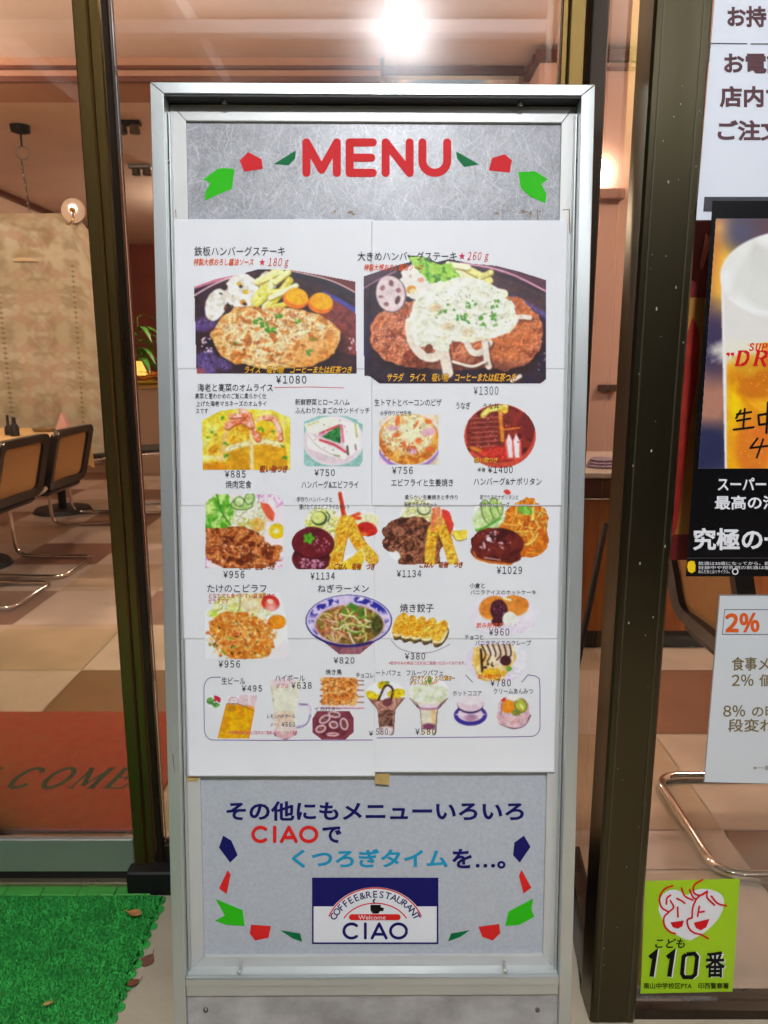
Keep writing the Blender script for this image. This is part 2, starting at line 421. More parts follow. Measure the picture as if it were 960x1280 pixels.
def pic_steak_large():
    P = Pic(453, 317, 684, 481); X, Y = P.X, P.Y
    P.c = P.tex([(34, 22, 32), (52, 34, 46), (40, 30, 48)], 16, 3)
    P.put(P.poly([(575, 325), (690, 340), (690, 370), (640, 345), (575, 329)]), P.tex([(80, 46, 62), (98, 58, 72)], 9, 3))
    P.put(P.poly([(575, 331), (640, 350), (690, 372), (690, 400), (640, 368), (590, 350)]), P.tex([(76, 52, 58), (58, 40, 46)], 9, 7))
    P.put(P.st([(452, 362), (470, 351), (495, 339)], 2), (150, 110, 130)); P.put(P.poly([(452, 340), (500, 328), (490, 338), (452, 358)]), (70, 44, 60))
    P.put(P.st([(576, 329), (610, 334), (645, 345), (690, 368)], 1.8), (240, 176, 190))
    P.put(P.st([(640, 372), (665, 384), (690, 400)], 6, 4) * .8, P.tex([(90, 70, 140), (130, 112, 170)], 3, 5))
    P.put(P.e(458, 425, 8, 26, 0, 5) * .8, (44, 42, 76))
    P.specks(20, 668, 440, 14, 34, [(170, 130, 170), (230, 200, 220)], (.5, 1.2), .8, 4)
    sk = [(128, 60, 40), (172, 92, 60), (198, 114, 76), (218, 146, 106), (180, 94, 62)]
    st = np.maximum(P.e(522, 418, 60, 42, 0, wob=.12), P.e(628, 416, 50, 47, 8, wob=.12)); st = np.maximum(st, P.e(570, 428, 100, 34, 0, wob=.1))
    P.put(np.maximum(P.e(524, 424, 64, 44, 0, 8), P.e(628, 424, 54, 48, 0, 8)) * .7, (38, 16, 14))
    P.put(st, P.tex(sk, 8, 12, 4, 1.6) * P.relief(2.6, 17, .6))
    P.put(P.e(630, 410, 42, 40, 0, 16) * st * .5, P.tex([(196, 98, 36), (216, 126, 52), (150, 66, 32)], 6, 19) * P.relief(3, 4, .5))
    P.put(P.e(580, 462, 90, 12, 0, 10) * st * .6, (74, 34, 26))
    P.specks(120, 497, 415, 30, 32, [(240, 205, 195), (226, 170, 150)], (.4, 1.1), .8, 1.6); P.specks(60, 640, 430, 34, 26, [(236, 170, 120)], (.4, 1.1), .7, 1.6)
    lo = P.tex([(216, 196, 194), (232, 216, 214)], 8, 3)
    P.put(P.e(522, 352, 24, 22, wob=.15), (232, 228, 218)); P.put(P.e(489, 368, 19, 23, -10), (120, 90, 90)); P.put(P.e(488, 367, 18, 22.5, -10, wob=.06), lo)
    for a, c in (((478, 360, 3, 3.6, 30), (160, 108, 110)), ((489, 354, 2.8, 4, -10), (140, 84, 84)), ((498, 363, 3.4, 3, 0), (150, 96, 96)), ((497, 375, 3, 5.6, 20), (90, 54, 54)), ((483, 380, 3.2, 2.6, 20), (150, 100, 104)), ((476, 371, 3, 1.8, 0), (150, 104, 106)),
                 ((499, 345, 3.6, 3.6, 0), (44, 24, 24)), ((514, 362, 6, 5, -20), (214, 150, 40)), ((516, 364, 4, 3.6, 0), (236, 220, 170)), ((526, 350, 4, 3, 0), (220, 160, 130)), ((513, 345, 1.6, 2, 0), (200, 170, 150))): P.put(P.e(*a), c)
    for i, (x0, y0, x1, y1, w) in enumerate(((565, 338, 600, 352, 10), (585, 336, 612, 350, 9), (596, 360, 630, 367, 11), (580, 352, 612, 366, 10), (600, 346, 614, 340, 7), (560, 330, 585, 334, 8))):
        P.put(P.st([(x0, y0 + 1.5), (x1, y1 + 1.5)], w), (170, 150, 60)); P.put(P.st([(x0, y0), (x1, y1)], w - .8), [(236, 234, 190), (228, 222, 140), (240, 238, 200)][i % 3])
    lf = P.poly([(509, 319), (530, 321), (545, 330), (562, 328), (575, 345), (580, 358), (566, 361), (555, 352), (538, 354), (524, 340)], 5)
    P.put(lf, P.tex([(60, 130, 30), (120, 186, 50), (186, 212, 96), (150, 200, 70)], 6, 15, 3, 1.8)); P.put(P.st([(512, 320), (540, 340), (570, 358)], 1.2) * .7, (190, 220, 120))
    P.put(P.st([(532, 322), (536, 350)], 3, 2) * .8, (56, 150, 40))
    cr = [(222, 222, 196), (234, 236, 218), (240, 242, 230), (230, 230, 204)]
    ct = P.tex(cr, 9, 25, 3, 1.5)
    # trailing strips of onion with their shadows
    for pts, w in (([(512, 402), (514, 425), (528, 444), (545, 446), (552, 430), (546, 408)], 11), ([(540, 405), (552, 430), (560, 466)], 13), ([(582, 425), (590, 440), (602, 440), (612, 428)], 8), ([(606, 428), (609, 452), (611, 458)], 8), ([(566, 452), (590, 458), (606, 452)], 3.5), ([(636, 400), (650, 396), (662, 397)], 6), ([(650, 470), (640, 476)], 5)):
        P.put(P.st([(a + 2, b + 2.5) for a, b in pts], w + 1, 2.5) * .55, (70, 30, 24)); P.put(P.st(pts, w), P.tex([(226, 214, 196), (236, 226, 210)], 7, 4))
    top = np.maximum(P.e(578, 392, 66, 36, 5, wob=.22, ws=16), P.e(590, 372, 42, 24, 10, wob=.2, ws=14)); top = np.maximum(top, P.poly([(508, 400), (545, 352), (585, 350), (560, 440), (520, 432)], 6))
    P.put(top, ct * P.relief(9, 8, .25))
    for k in range(16):
        x = 530 + P.r.rand() * 96; y = 372 + P.r.rand() * 50; q = P.r.rand() * 3.1; pts = [(x + math.cos(q + t) * 12, y + math.sin(q + t) * 7) for t in np.linspace(0, 2.4, 6)]
        P.put(P.st([(a + .8, b + 1.6) for a, b in pts], 2.2, 2) * .45 * top, (176, 160, 112)); P.put(P.st(pts, 3, 1.5) * .8 * top, (240, 242, 230))
    for a in ((545, 385, 8, 5), (585, 415, 7, 4), (560, 408, 7, 5), (600, 424, 5, 2.4)): P.put(P.e(*a, soft=5) * .55, (206, 168, 110))
    P.put(P.e(536, 436, 5, 6, 20), (124, 62, 34))
    for k in range(26): herb(P, 560 + P.r.rand() * 72 - P.r.rand() * 20, 375 + P.r.rand() * 32, 1.2 + P.r.rand() * 2.2)
    P.specks(110, 590, 388, 56, 32, [(60, 100, 44), (96, 140, 60), (70, 60, 50)], (.35, .8))
    P.only(P.poly([(454, 345), (478, 337), (496, 331), (512, 327), (508, 318), (530, 320), (546, 327), (562, 323), (590, 329), (620, 331.5), (650, 339), (683, 349.5), (683.5, 474), (676, 480), (474, 480), (462, 471), (454.5, 470)]))
    return P
def pic_omelette():
    P = Pic(251, 509, 364, 588); P.c = P.tex([(222, 196, 40), (236, 220, 84), (238, 228, 128)], 11, 3)
    P.put(P.e(308, 566, 48, 46, 0, 5, wob=.1), P.tex([(206, 140, 20), (230, 178, 40), (238, 204, 70), (226, 190, 60)], 9, 6) * P.relief(5, 5, .3))
    P.put(P.poly([(284, 560), (300, 555), (356, 556), (362, 590), (284, 590)], 4), P.tex([(206, 144, 20), (226, 172, 30)], 8, 9)); P.put(P.st([(252, 583), (280, 584)], 9, 3), (214, 140, 20)); P.put(P.st([(253, 571), (282, 573)], 4, 3), (244, 232, 160))
    P.put(P.st([(284, 562), (300, 556), (330, 552), (350, 556)], 7, 2), P.tex([(238, 214, 140), (244, 230, 180)], 3, 6) * P.relief(2, 3, .5)); P.put(P.st([(314, 540), (315, 588)], 5, 2), (240, 216, 150)); P.put(P.st([(276, 575), (285, 530), (292, 520)], 5, 3) * .8, (238, 190, 130))
    for pts, w in (([(284, 532), (300, 524), (312, 530)], 9), ([(302, 512), (306, 518), (300, 522)], 9), ([(318, 535), (326, 524), (340, 522), (348, 534), (350, 548)], 7), ([(310, 518), (314, 532)], 8), ([(318, 540), (322, 548)], 8), ([(288, 520), (306, 519)], 6)):
        P.put(P.st([(a + .8, b + 1.4) for a, b in pts], w), (188, 84, 40)); P.put(P.st(pts, w - 1), P.tex([(226, 120, 76), (240, 176, 150), (246, 212, 200)], 4, 14)); 
    P.put(P.e(328, 533, 9, 8, soft=3), (232, 196, 30))
    for h in ((326, 536, 3), (282, 555, 2.6), (282, 570, 2.6), (353, 558, 2), (355, 573, 3), (278, 523, 2.2), (265, 540, 1.8), (260, 546, 1.8), (270, 543, 1.5), (341, 540, 2)): herb(P, *h)
    P.only(P.poly([(252, 525), (275, 513), (298, 510), (340, 512), (364, 522), (364, 588), (253, 588)])); return P
def pic_sandwich():
    P = Pic(379, 518, 454, 583); P.c = P.tex([(138, 186, 176), (152, 196, 188)], 20, 2)
    P.put(P.e(417, 551, 38, 31), (232, 224, 226)); P.put(P.e(414, 556, 34, 24, 10, 3), (220, 202, 208))
    for pts, c in (([(380, 530), (412, 520), (430, 528), (402, 545), (384, 540)], (234, 234, 222)), ([(384, 540), (402, 552), (436, 568), (430, 576), (384, 560)], (236, 234, 228)), ([(428, 526), (448, 530), (452, 560), (438, 570), (430, 556)], (238, 236, 232))): P.put(P.poly(pts, 2), c)
    P.put(P.poly([(402, 546), (425, 530), (426, 554)], 2), P.tex([(24, 80, 36), (40, 120, 56), (60, 140, 70)], 3, 5))
    for pts, w, c in (([(400, 542), (423, 532)], 2.6, (206, 60, 70)), ([(400, 550), (418, 556), (432, 565)], 2.8, (210, 66, 80)), ([(427, 532), (429, 552)], 3, (226, 110, 140)), ([(400, 544), (408, 540)], 3, (230, 150, 180)), ([(444, 530), (446, 546)], 2.2, (190, 200, 110)), ([(434, 558), (435, 568)], 2.4, (70, 76, 56)), ([(384, 532), (398, 527)], 2, (206, 208, 130)), ([(417, 569), (424, 570)], 1.8, (140, 150, 70)), ([(444, 556), (445, 562)], 1.6, (130, 90, 90)), ([(384, 542), (400, 560), (440, 580)], 1.2, (206, 190, 190))): P.put(P.st(pts, w), c)
    P.specks(16, 412, 545, 26, 22, [(120, 110, 80), (150, 90, 80)], (.5, .9), .9, 2)
    P.only(P.poly([(379, 527), (398, 519), (432, 519), (447, 524), (448, 527), (454, 530), (454, 576), (450, 583), (383, 583), (379, 579)])); return P
def pic_pizza():
    P = Pic(473, 516, 549, 581); P.c = P.tex([(226, 206, 170), (232, 218, 196)], 9, 2)
    P.put(P.poly([(470, 560), (500, 590), (470, 590)]), (232, 214, 222)); P.put(P.e(511, 552, 41, 36), (160, 120, 196)); P.put(P.e(511, 548, 40, 35), (236, 222, 214))
    P.put(P.e(511, 549, 38, 32, wob=.05), P.tex([(190, 100, 30), (216, 142, 50), (228, 176, 80)], 6, 5)); P.put(P.e(510, 543, 33, 26, 0, 4, wob=.15), P.tex([(228, 190, 120), (240, 222, 176), (244, 234, 200), (224, 170, 100)], 7, 8) * P.relief(4, 6, .35))
    P.put(P.e(514, 540, 12, 14, 0, 8), (240, 232, 190))
    for a in ((497, 526, 3, 7, 10), (495, 544, 5, 2.6, 0), (505, 556, 3, 5, 0), (523, 551, 4, 3.4, 20), (536, 527, 4, 3, 0), (520, 531, 1.6, 6, 30), (537, 562, 6, 4, 0), (514, 560, 7, 3, 10)): P.put(P.e(*a, soft=1.5, wob=.3), (222, 112, 50))
    for a in ((536, 540, 9, 5, -10), (516, 564, 6, 4, 0), (491, 535, 8, 3, 0)): P.put(P.e(*a, soft=2) * .7, (214, 150, 190))
    P.specks(60, 500, 562, 30, 14, [(170, 84, 26), (240, 200, 100), (200, 80, 40)], (.7, 1.6), .8, 2); P.specks(18, 512, 545, 30, 24, [(110, 50, 40)], (.4, .9), .8, 3)
    P.only(P.poly([(473, 526), (485, 519), (505, 516), (549, 518), (549, 581), (473, 581)])); return P
def pic_eel():
    P = Pic(578, 502, 672, 588)
    P.put(P.e(625, 549, 43, 36, 0), (86, 46, 60)); P.put(P.e(625, 545, 45, 40), (200, 74, 54)); P.put(P.e(625, 542, 42, 36), P.tex([(70, 16, 16), (112, 30, 24), (140, 44, 34)], 8, 3))
    for y in range(524, 566, 6): P.put(P.st([(586, y + 2), (610, y), (640, y - 3)], 4.5, 1.5), P.tex([(96, 26, 18), (140, 50, 30), (110, 34, 22)], 4, y)); P.put(P.st([(588, y - 1), (622, y - 3)], .9) * .8, (216, 140, 130))
    P.put(P.st([(604, 519), (612, 512), (632, 509)], 7, 2), P.tex([(226, 206, 80), (240, 232, 130)], 4, 3)); P.put(P.e(631, 513, 4, 4), (228, 190, 60)); P.put(P.st([(625, 515), (628, 550)], 5, 2), P.tex([(196, 110, 30), (226, 160, 60)], 3, 4)); P.put(P.st([(630, 537), (655, 534)], 2), (214, 120, 50)); P.put(P.st([(590, 560), (606, 566)], 5, 2), (206, 120, 40))
    P.put(P.e(660, 530, 10, 18, 0, 3), (110, 34, 32)); P.put(P.e(622, 567, 22, 9, 0, 3), P.tex([(190, 40, 30), (216, 70, 50), (160, 30, 26)], 3, 6))
    for x0, x1 in ((636, 641), (645, 649)): P.put(P.poly([(x0 - 5, 552), (x0, 541), (x0 + 6, 552), (x1 + 4, 574), (x1 - 8, 574)]), (224, 90, 76)); P.put(P.poly([(x0 - 3, 552), (x0, 542), (x0 + 4, 551), (x1, 572), (x1 - 5, 572)]), (236, 228, 230))
    P.specks(60, 620, 540, 38, 24, [(226, 170, 150), (180, 90, 70), (60, 10, 12)], (.4, 1), .8, 2.5)
    P.only(np.maximum(P.e(625, 545, 45.5, 41), P.e(625, 550, 42, 36))); return P
def meat(P, m, seed, cols): 
    n = fbm(P.X, P.Y, 9, seed, 3); r = np.abs(np.sin(n * 26 + P.X * .09 + P.Y * .05))
    c = P.tex(cols, 8, seed + 3, 3, 1.7) * (.62 + .5 * r)[..., None] * P.relief(3, seed + 5, .5)
    P.put(m, c)
def pic_yakiniku():
    P = Pic(255, 615, 356, 712, base=(236, 226, 230)); P.specks(40, 340, 625, 30, 10, [(206, 130, 190)], (.6, 1.6), .8, 3); P.specks(24, 264, 628, 12, 10, [(206, 130, 190)], (.6, 1.6), .8, 2); P.specks(12, 258, 704, 6, 8, [(200, 120, 196)], (1, 2)); P.specks(14, 350, 704, 8, 8, [(224, 180, 206)], (1, 2))
    P.put(P.e(303, 650, 32, 30, 0, 6), P.tex([(214, 216, 160), (232, 232, 196), (240, 240, 220)], 3, 4) * P.relief(2, 4, .4))
    P.put(P.poly([(256, 630), (268, 618), (284, 616), (292, 640), (288, 658), (262, 668), (256, 664)], 6), P.tex([(80, 160, 40), (140, 196, 80), (190, 222, 130)], 7, 8) * P.relief(3, 8, .3)); P.put(P.st([(271, 617), (276, 638), (288, 656)], 2), (60, 130, 40)); P.put(P.e(260, 661, 6, 5), (70, 170, 40))
    for a in ((302, 631, 14, 7, 0), (299, 627, 6.5, 6.5, 0), (312, 623, 6.5, 8, 20)): P.put(P.e(*a), (56, 110, 40)); P.put(P.e(a[0], a[1], a[2] - 1.1, a[3] - 1.1, a[4]), P.tex([(176, 206, 120), (206, 222, 160)], 5, 3))
    P.put(P.poly([(325, 628), (335, 630), (344, 642), (342, 652), (334, 648), (328, 638)], 2), (222, 96, 66)); P.put(P.poly([(329, 640), (337, 650), (341, 653), (333, 652)]), (236, 200, 170))
    P.put(P.e(346, 664, 10, 9.5), (228, 196, 20)); P.put(P.e(345, 664, 4, 3.4, 0, 2), (242, 232, 170)); P.put(P.e(322, 656, 9, 9, 0, 3), P.tex([(214, 150, 60), (232, 196, 110)], 4, 4)); P.specks(30, 308, 654, 12, 6, [(206, 200, 60), (190, 180, 50)], (.8, 1.8))
    m = np.maximum(P.e(300, 690, 48, 24, 6, wob=.3), P.e(290, 674, 34, 15, -8, wob=.25)); m = np.maximum(m, P.e(344, 687, 10, 6, -10, wob=.2)); m = np.maximum(m, P.poly([(256, 660), (290, 660), (330, 680), (345, 705), (310, 712), (258, 696)], 5))
    meat(P, m, 51, [(120, 50, 20), (176, 90, 36), (206, 122, 60), (222, 146, 90), (160, 76, 34)])
    P.specks(40, 305, 690, 42, 18, [(240, 200, 170), (244, 220, 200)], (.5, 1.4), .7, 2); P.specks(26, 295, 688, 36, 18, [(80, 24, 16)], (.8, 2), .8, 3)
    P.only(P.poly([(256, 624), (266, 617), (300, 616), (345, 617), (355, 626), (355, 711), (256, 711)])); return P
def fry(P, pts, w):
    P.put(P.st([(a + .6, b + 1) for a, b in pts], w + .6), (176, 100, 14)); P.put(P.st(pts, w), P.tex([(214, 140, 20), (234, 176, 46), (240, 200, 90), (226, 160, 30)], 4, 7) * P.relief(1.8, 5, .5))
def tails(P, x, y, ang):
    q = math.radians(ang)
    for d in (-.18, .18): P.put(P.st([(x, y), (x + math.cos(q + d) * 16, y + math.sin(q + d) * 16)], 3.6, .7, 4.4), P.tex([(206, 60, 30), (232, 110, 60)], 3, 4))
def pic_hamburg_prawn():
    P = Pic(362, 614, 473, 714)
    P.put(P.e(402, 655, 22, 20, 0, 6, wob=.3), P.tex([(206, 210, 90), (226, 226, 140), (236, 236, 190)], 3, 4) * P.relief(2, 4, .4)); P.put(P.e(460, 652, 14, 10, 0, 4, wob=.2), (232, 228, 180))
    P.put(P.e(399, 648, 10, 9), (50, 76, 30)); P.put(P.e(398, 647, 8.6, 7.4), (210, 216, 130)); P.put(P.st([(408, 640), (412, 645), (410, 652)], 1.5), (40, 66, 30))
    P.put(P.e(458, 664, 14, 11.5, 10), P.tex([(176, 30, 24), (206, 50, 34)], 6, 3)); P.put(P.e(455, 669, 5, 4, 0, 3), (220, 110, 50))
    P.put(P.st([(431, 650), (428, 634), (425, 617)], 6.5, .7, 5), P.tex([(196, 52, 28), (226, 100, 56)], 4, 4)); P.put(P.st([(430, 646), (427, 632), (424.5, 618)], 1.2) * .7, (150, 36, 24)); tails(P, 434, 648, -12)
    fry(P, [(431, 652), (424, 680), (417, 712)], 16); fry(P, [(436, 652), (448, 678), (466, 698)], 15)
    P.put(P.poly([(420, 708), (440, 695), (452, 686), (456, 696), (452, 712), (420, 714)], 2), P.tex([(226, 180, 30), (240, 206, 70)], 4, 4)); P.put(P.st([(452, 686), (456, 697), (452, 710)], 1.4), (244, 236, 190)); P.put(P.st([(420, 707), (440, 696), (452, 686)], 1), (244, 236, 190))
    P.put(P.e(389, 698, 24, 19, 0, wob=.05), P.tex([(70, 14, 20), (100, 30, 36)], 6, 8)); P.specks(70, 390, 704, 15, 8, [(216, 160, 190), (180, 110, 140)], (.6, 1.8), .8, 2)
    P.put(P.e(391, 679, 27, 20, 6), (52, 8, 14)); P.put(P.e(391, 678, 26, 19.5, 6), P.tex([(84, 18, 26), (112, 30, 40), (96, 22, 32)], 7, 3)); P.specks(40, 400, 680, 12, 10, [(176, 100, 120), (220, 170, 180)], (.4, 1.2), .7, 2)
    for k in range(5): P.put(P.e(386 + math.cos(k * 1.26) * 4.4, 673 + math.sin(k * 1.26) * 4.2, 3.4, 2.6, k * 72), (80, 160, 30))
    r = np.hypot(P.X - 405, P.Y - 672); keep = np.maximum.reduce([P.e(389, 698, 25, 20), P.e(391, 679, 27, 21), P.e(405, 655, 25, 23), P.e(460, 655, 17, 16), P.st([(431, 650), (424, 680), (417, 712)], 19), P.st([(436, 650), (448, 678), (466, 698)], 18), P.st([(430, 650), (427, 632), (426, 614)], 9), P.st([(434, 648), (455, 641)], 8), P.poly([(418, 714), (420, 700), (456, 684), (458, 700), (452, 714)])])
    P.only(keep * (P.Y < 712)); return P
def pic_ginger_prawn():
    P = Pic(476, 617, 587, 707)
    P.put(P.e(522, 645, 20, 22, 0, 6, wob=.3), P.tex([(206, 206, 120), (226, 226, 170), (238, 238, 210)], 3, 4) * P.relief(2, 4, .4))
    P.put(P.e(530, 637, 8.6, 7.6), (90, 106, 60)); P.put(P.e(530, 636, 7.4, 6.4), (216, 220, 176)); 
    P.put(P.poly([(552, 636), (562, 640), (567, 655), (564, 668), (556, 660), (552, 650)], 3), (214, 64, 48)); P.put(P.poly([(564, 664), (584, 662), (584, 672), (574, 676), (568, 672)]), P.tex([(226, 190, 30), (240, 216, 90)], 4, 3)); P.put(P.st([(565, 668), (572, 676), (584, 674)], 1), (120, 100, 30))
    m = np.maximum.reduce([P.e(508, 662, 30, 16, -8, wob=.3), P.e(522, 684, 28, 18, 10, wob=.3), P.e(488, 680, 11, 10, 30, wob=.25), P.e(540, 672, 16, 20, 0, wob=.2), P.poly([(498, 706), (500, 690), (550, 690), (552, 706)], 4)])
    meat(P, m, 61, [(70, 36, 24), (120, 70, 48), (150, 92, 66), (176, 120, 90), (100, 54, 36)]); P.specks(30, 515, 678, 30, 20, [(206, 160, 130)], (.5, 1.2), .7, 2); P.specks(24, 510, 672, 30, 18, [(40, 14, 10)], (.8, 2), .8, 3)
    tails(P, 542, 660, -82); tails(P, 548, 652, -100)
    fry(P, [(541, 662), (538, 684), (537, 706)], 13); fry(P, [(549, 652), (560, 680), (567, 706)], 13)
    P.put(P.st([(544, 640), (541, 660)], 8, 3) * .7, (226, 130, 90)); P.put(P.st([(547, 636), (551, 655)], 7, 3) * .7, (224, 150, 100))
    keep = np.maximum.reduce([m, P.e(522, 645, 23, 25, wob=.2), P.poly([(550, 634), (563, 638), (570, 660), (586, 661), (586, 674), (576, 678), (560, 676)]), P.st([(541, 640), (538, 706)], 15), P.st([(548, 640), (551, 655), (568, 706)], 15), P.e(512, 680, 30, 26)])
    P.only(keep * (P.Y < 706.5)); return P
def pic_napolitan():
    P = Pic(587, 609, 688, 709)
    P.put(P.e(612, 652, 22, 20, 0, 6, wob=.2), P.tex([(190, 216, 150), (220, 232, 196)], 5, 4))
    for a in ((609, 640, 7, 16, -14), (619, 636, 6.6, 15, -12), (625, 632, 4, 12, -6)): P.put(P.e(*a), (66, 100, 40)); P.put(P.e(a[0], a[1], a[2] - 1, a[3] - 1, a[4]), P.tex([(176, 206, 120), (196, 220, 146)], 6, 3))
    P.put(P.st([(590, 664), (605, 660), (625, 648)], 3), (90, 170, 50)); P.put(P.e(634, 615, 5, 3, 30), (216, 60, 50))
    m = np.maximum.reduce([P.e(658, 650, 28, 26, 0, wob=.2), P.e(660, 676, 26, 22, 0, wob=.2), P.poly([(622, 660), (650, 625), (665, 620), (685, 640), (684, 680), (655, 694), (640, 700)], 5)])
    P.put(m, P.tex([(196, 96, 20), (222, 136, 36), (206, 110, 26)], 5, 4)); P.noodles(90, 660, 660, 26, 32, [(236, 160, 50), (226, 130, 34), (242, 184, 80), (210, 104, 24), (244, 200, 100)], 1.9, 20, m)
    P.put(P.e(656, 638, 9, 6, 10, 2, wob=.4), P.tex([(90, 160, 50), (160, 200, 90)], 3, 3)); P.put(P.st([(666, 635), (667, 650)], 2), (216, 220, 110)); P.specks(12, 660, 665, 20, 22, [(176, 60, 26)], (1, 2), .8, 2)
    hb = P.e(622, 680, 33, 20, 4, wob=.14); P.put(np.maximum(P.e(620, 692, 32, 13, 6, wob=.1), hb), P.tex([(76, 22, 18), (110, 40, 26)], 6, 9)); P.put(P.st([(592, 690), (600, 700), (640, 706)], 2.4, 2), (214, 120, 30)); P.put(hb, P.tex([(66, 18, 18), (96, 30, 26), (110, 40, 30)], 9, 3) * P.relief(5, 3, .3))
    P.specks(34, 618, 676, 26, 12, [(216, 180, 186), (236, 214, 220), (150, 80, 76)], (.5, 2), .8, 2.4); P.put(P.e(611, 674, 3.4, 3, 20), (226, 210, 220)); P.put(P.st([(605, 697), (625, 700)], 1.2), (216, 190, 190))
    P.only(np.maximum.reduce([m, hb, P.e(620, 692, 34, 16, 6), P.e(612, 648, 22, 28), P.e(634, 615, 6, 4)])); return P
def pic_pilaf():
    P = Pic(255, 739, 363, 825, base=(232, 234, 236)); P.put(P.poly([(355, 800), (363, 800), (363, 825), (330, 825)]), (224, 214, 230))
    P.put(P.poly([(258, 770), (275, 745), (330, 740), (340, 770), (300, 790)], 8), P.tex([(206, 210, 110), (226, 228, 150), (238, 238, 200)], 5, 4) * P.relief(2.5, 4, .4)); P.put(P.st([(300, 742), (300, 758), (297, 764)], 1.2), (120, 110, 40)); P.put(P.e(268, 767, 4, 3), (190, 220, 70)); P.put(P.e(315, 756, 14, 10, 0, 4), P.tex([(230, 200, 140), (236, 226, 190)], 3, 6))
    P.put(P.e(338, 754, 11.5, 10, 20), (200, 44, 40)); P.put(P.e(338, 754, 7, 5.6, 20), (224, 110, 90)); P.put(P.e(338, 752, 4, 3, 20), (236, 200, 180)); P.put(P.e(340, 795, 28, 38, 0, 5) * .6, (238, 238, 230)); P.put(P.e(346, 777.5, 11, 9), (214, 116, 14)); P.put(P.e(347, 777, 10, 8, 0, 2), P.tex([(226, 138, 26), (236, 156, 40)], 6, 3))
    m = np.maximum.reduce([P.e(300, 788, 40, 22, 12, wob=.2), P.e(306, 804, 36, 20, 4, wob=.15), P.e(320, 806, 22, 16, 20, wob=.2)])
    P.put(m, P.tex([(196, 110, 24), (216, 140, 46), (226, 170, 90)], 5, 6)); P.specks(520, 302, 796, 44, 30, [(236, 190, 110), (226, 160, 70), (206, 110, 30), (240, 210, 150), (216, 130, 40), (196, 90, 30)], (1, 2), .9, 1.6)
    P.specks(22, 302, 798, 36, 22, [(60, 40, 24), (50, 60, 30)], (.7, 1.4), .9, 2.5); P.specks(8, 285, 808, 26, 14, [(120, 160, 40)], (1.4, 2.4)); P.specks(10, 302, 796, 36, 24, [(206, 70, 40)], (1, 2))
    keep = np.maximum.reduce([m, P.poly([(255, 765), (275, 741), (350, 740), (358, 770), (363, 824), (256, 824)])]); P.only(keep); return P
def pic_ramen():
    P = Pic(380, 741, 493, 821)
    P.put(P.poly([(384, 780), (398, 798), (424, 818), (450, 818), (470, 802), (490, 780)], 0), P.tex([(136, 84, 96), (160, 104, 112), (120, 70, 84)], 9, 4)); P.put(P.e(436, 776, 54.5, 33), (30, 30, 110)); P.put(P.e(436, 775.5, 52.8, 31.5), P.tex([(206, 190, 226), (222, 212, 236)], 9, 3))
    q = np.arctan2(P.Y - 775, (P.X - 436) * .6); ring = P.e(436, 775, 50.5, 29.5) * (1 - P.e(437, 779, 44, 26)); pat = (fbm(P.X, P.Y, 5, 31, 2) > .47) * np.clip(np.abs(np.sin(q * 2.1 + .3)) * 2 - .2, 0, 1)
    P.put(ring * pat, (44, 44, 150)); P.put(P.e(437, 781, 44, 26), (206, 176, 190)); so = P.e(437, 781, 42, 24); P.put(so, P.tex([(90, 70, 20), (150, 120, 50), (120, 90, 36)], 5, 7))
    P.noodles(46, 425, 785, 30, 17, [(206, 130, 90), (222, 170, 120), (190, 100, 70), (216, 196, 110), (226, 190, 160)], 2, 17, so); P.noodles(22, 450, 778, 24, 16, [(200, 206, 110), (226, 226, 160), (120, 170, 50), (232, 226, 200)], 2, 18, so)
    for h in ((438, 757, 4), (444, 760, 4), (452, 766, 4), (430, 764, 3)): herb(P, *h)
    P.put(P.e(472, 782, 8, 14, 0, 4) * so, P.tex([(50, 50, 20), (90, 90, 40)], 3, 3)); P.specks(30, 437, 780, 40, 22, [(80, 40, 20), (90, 120, 40), (210, 200, 140)], (.6, 1.4), .8, 2); P.put(P.st([(392, 794), (410, 803), (436, 807), (465, 802)], 2), (40, 30, 90))
    P.only(np.maximum(P.e(436, 776, 55, 33.5), P.poly([(384, 780), (398, 798), (424, 818.5), (450, 818.5), (470, 802), (490, 780)]))); return P
def pic_gyoza():
    P = Pic(486, 766, 565, 818, step=.7)
    for i, (x, y) in enumerate(((500, 781), (511, 784), (523, 785), (536, 787), (550, 790))):
        P.put(P.e(x + 1.5, y + 7, 8, 15, 28), (90, 74, 50)); P.put(P.e(x, y, 8, 16, 24, wob=.12), P.tex([(216, 140, 20), (236, 176, 40), (240, 200, 100), (226, 160, 30)], 4, 9 + i) * P.relief(2.4, i, .4)); P.put(P.st([(x - 8, y + 12), (x + 2, y + 12), (x + 9, y - 1)], 2.6, 1.5), (238, 226, 180))
    P.put(P.st([(489, 800), (500, 811), (520, 816), (540, 815), (555, 809), (562, 805)], .9), (120, 92, 90))
    P.only(np.maximum.reduce([P.e(x, y + 2, 11, 19, 24) for x, y in ((500, 781), (511, 784), (523, 785), (536, 787), (550, 790))] + [P.st([(489, 800), (500, 811), (520, 816), (540, 815), (555, 809), (562, 805)], 2.4)])); return P
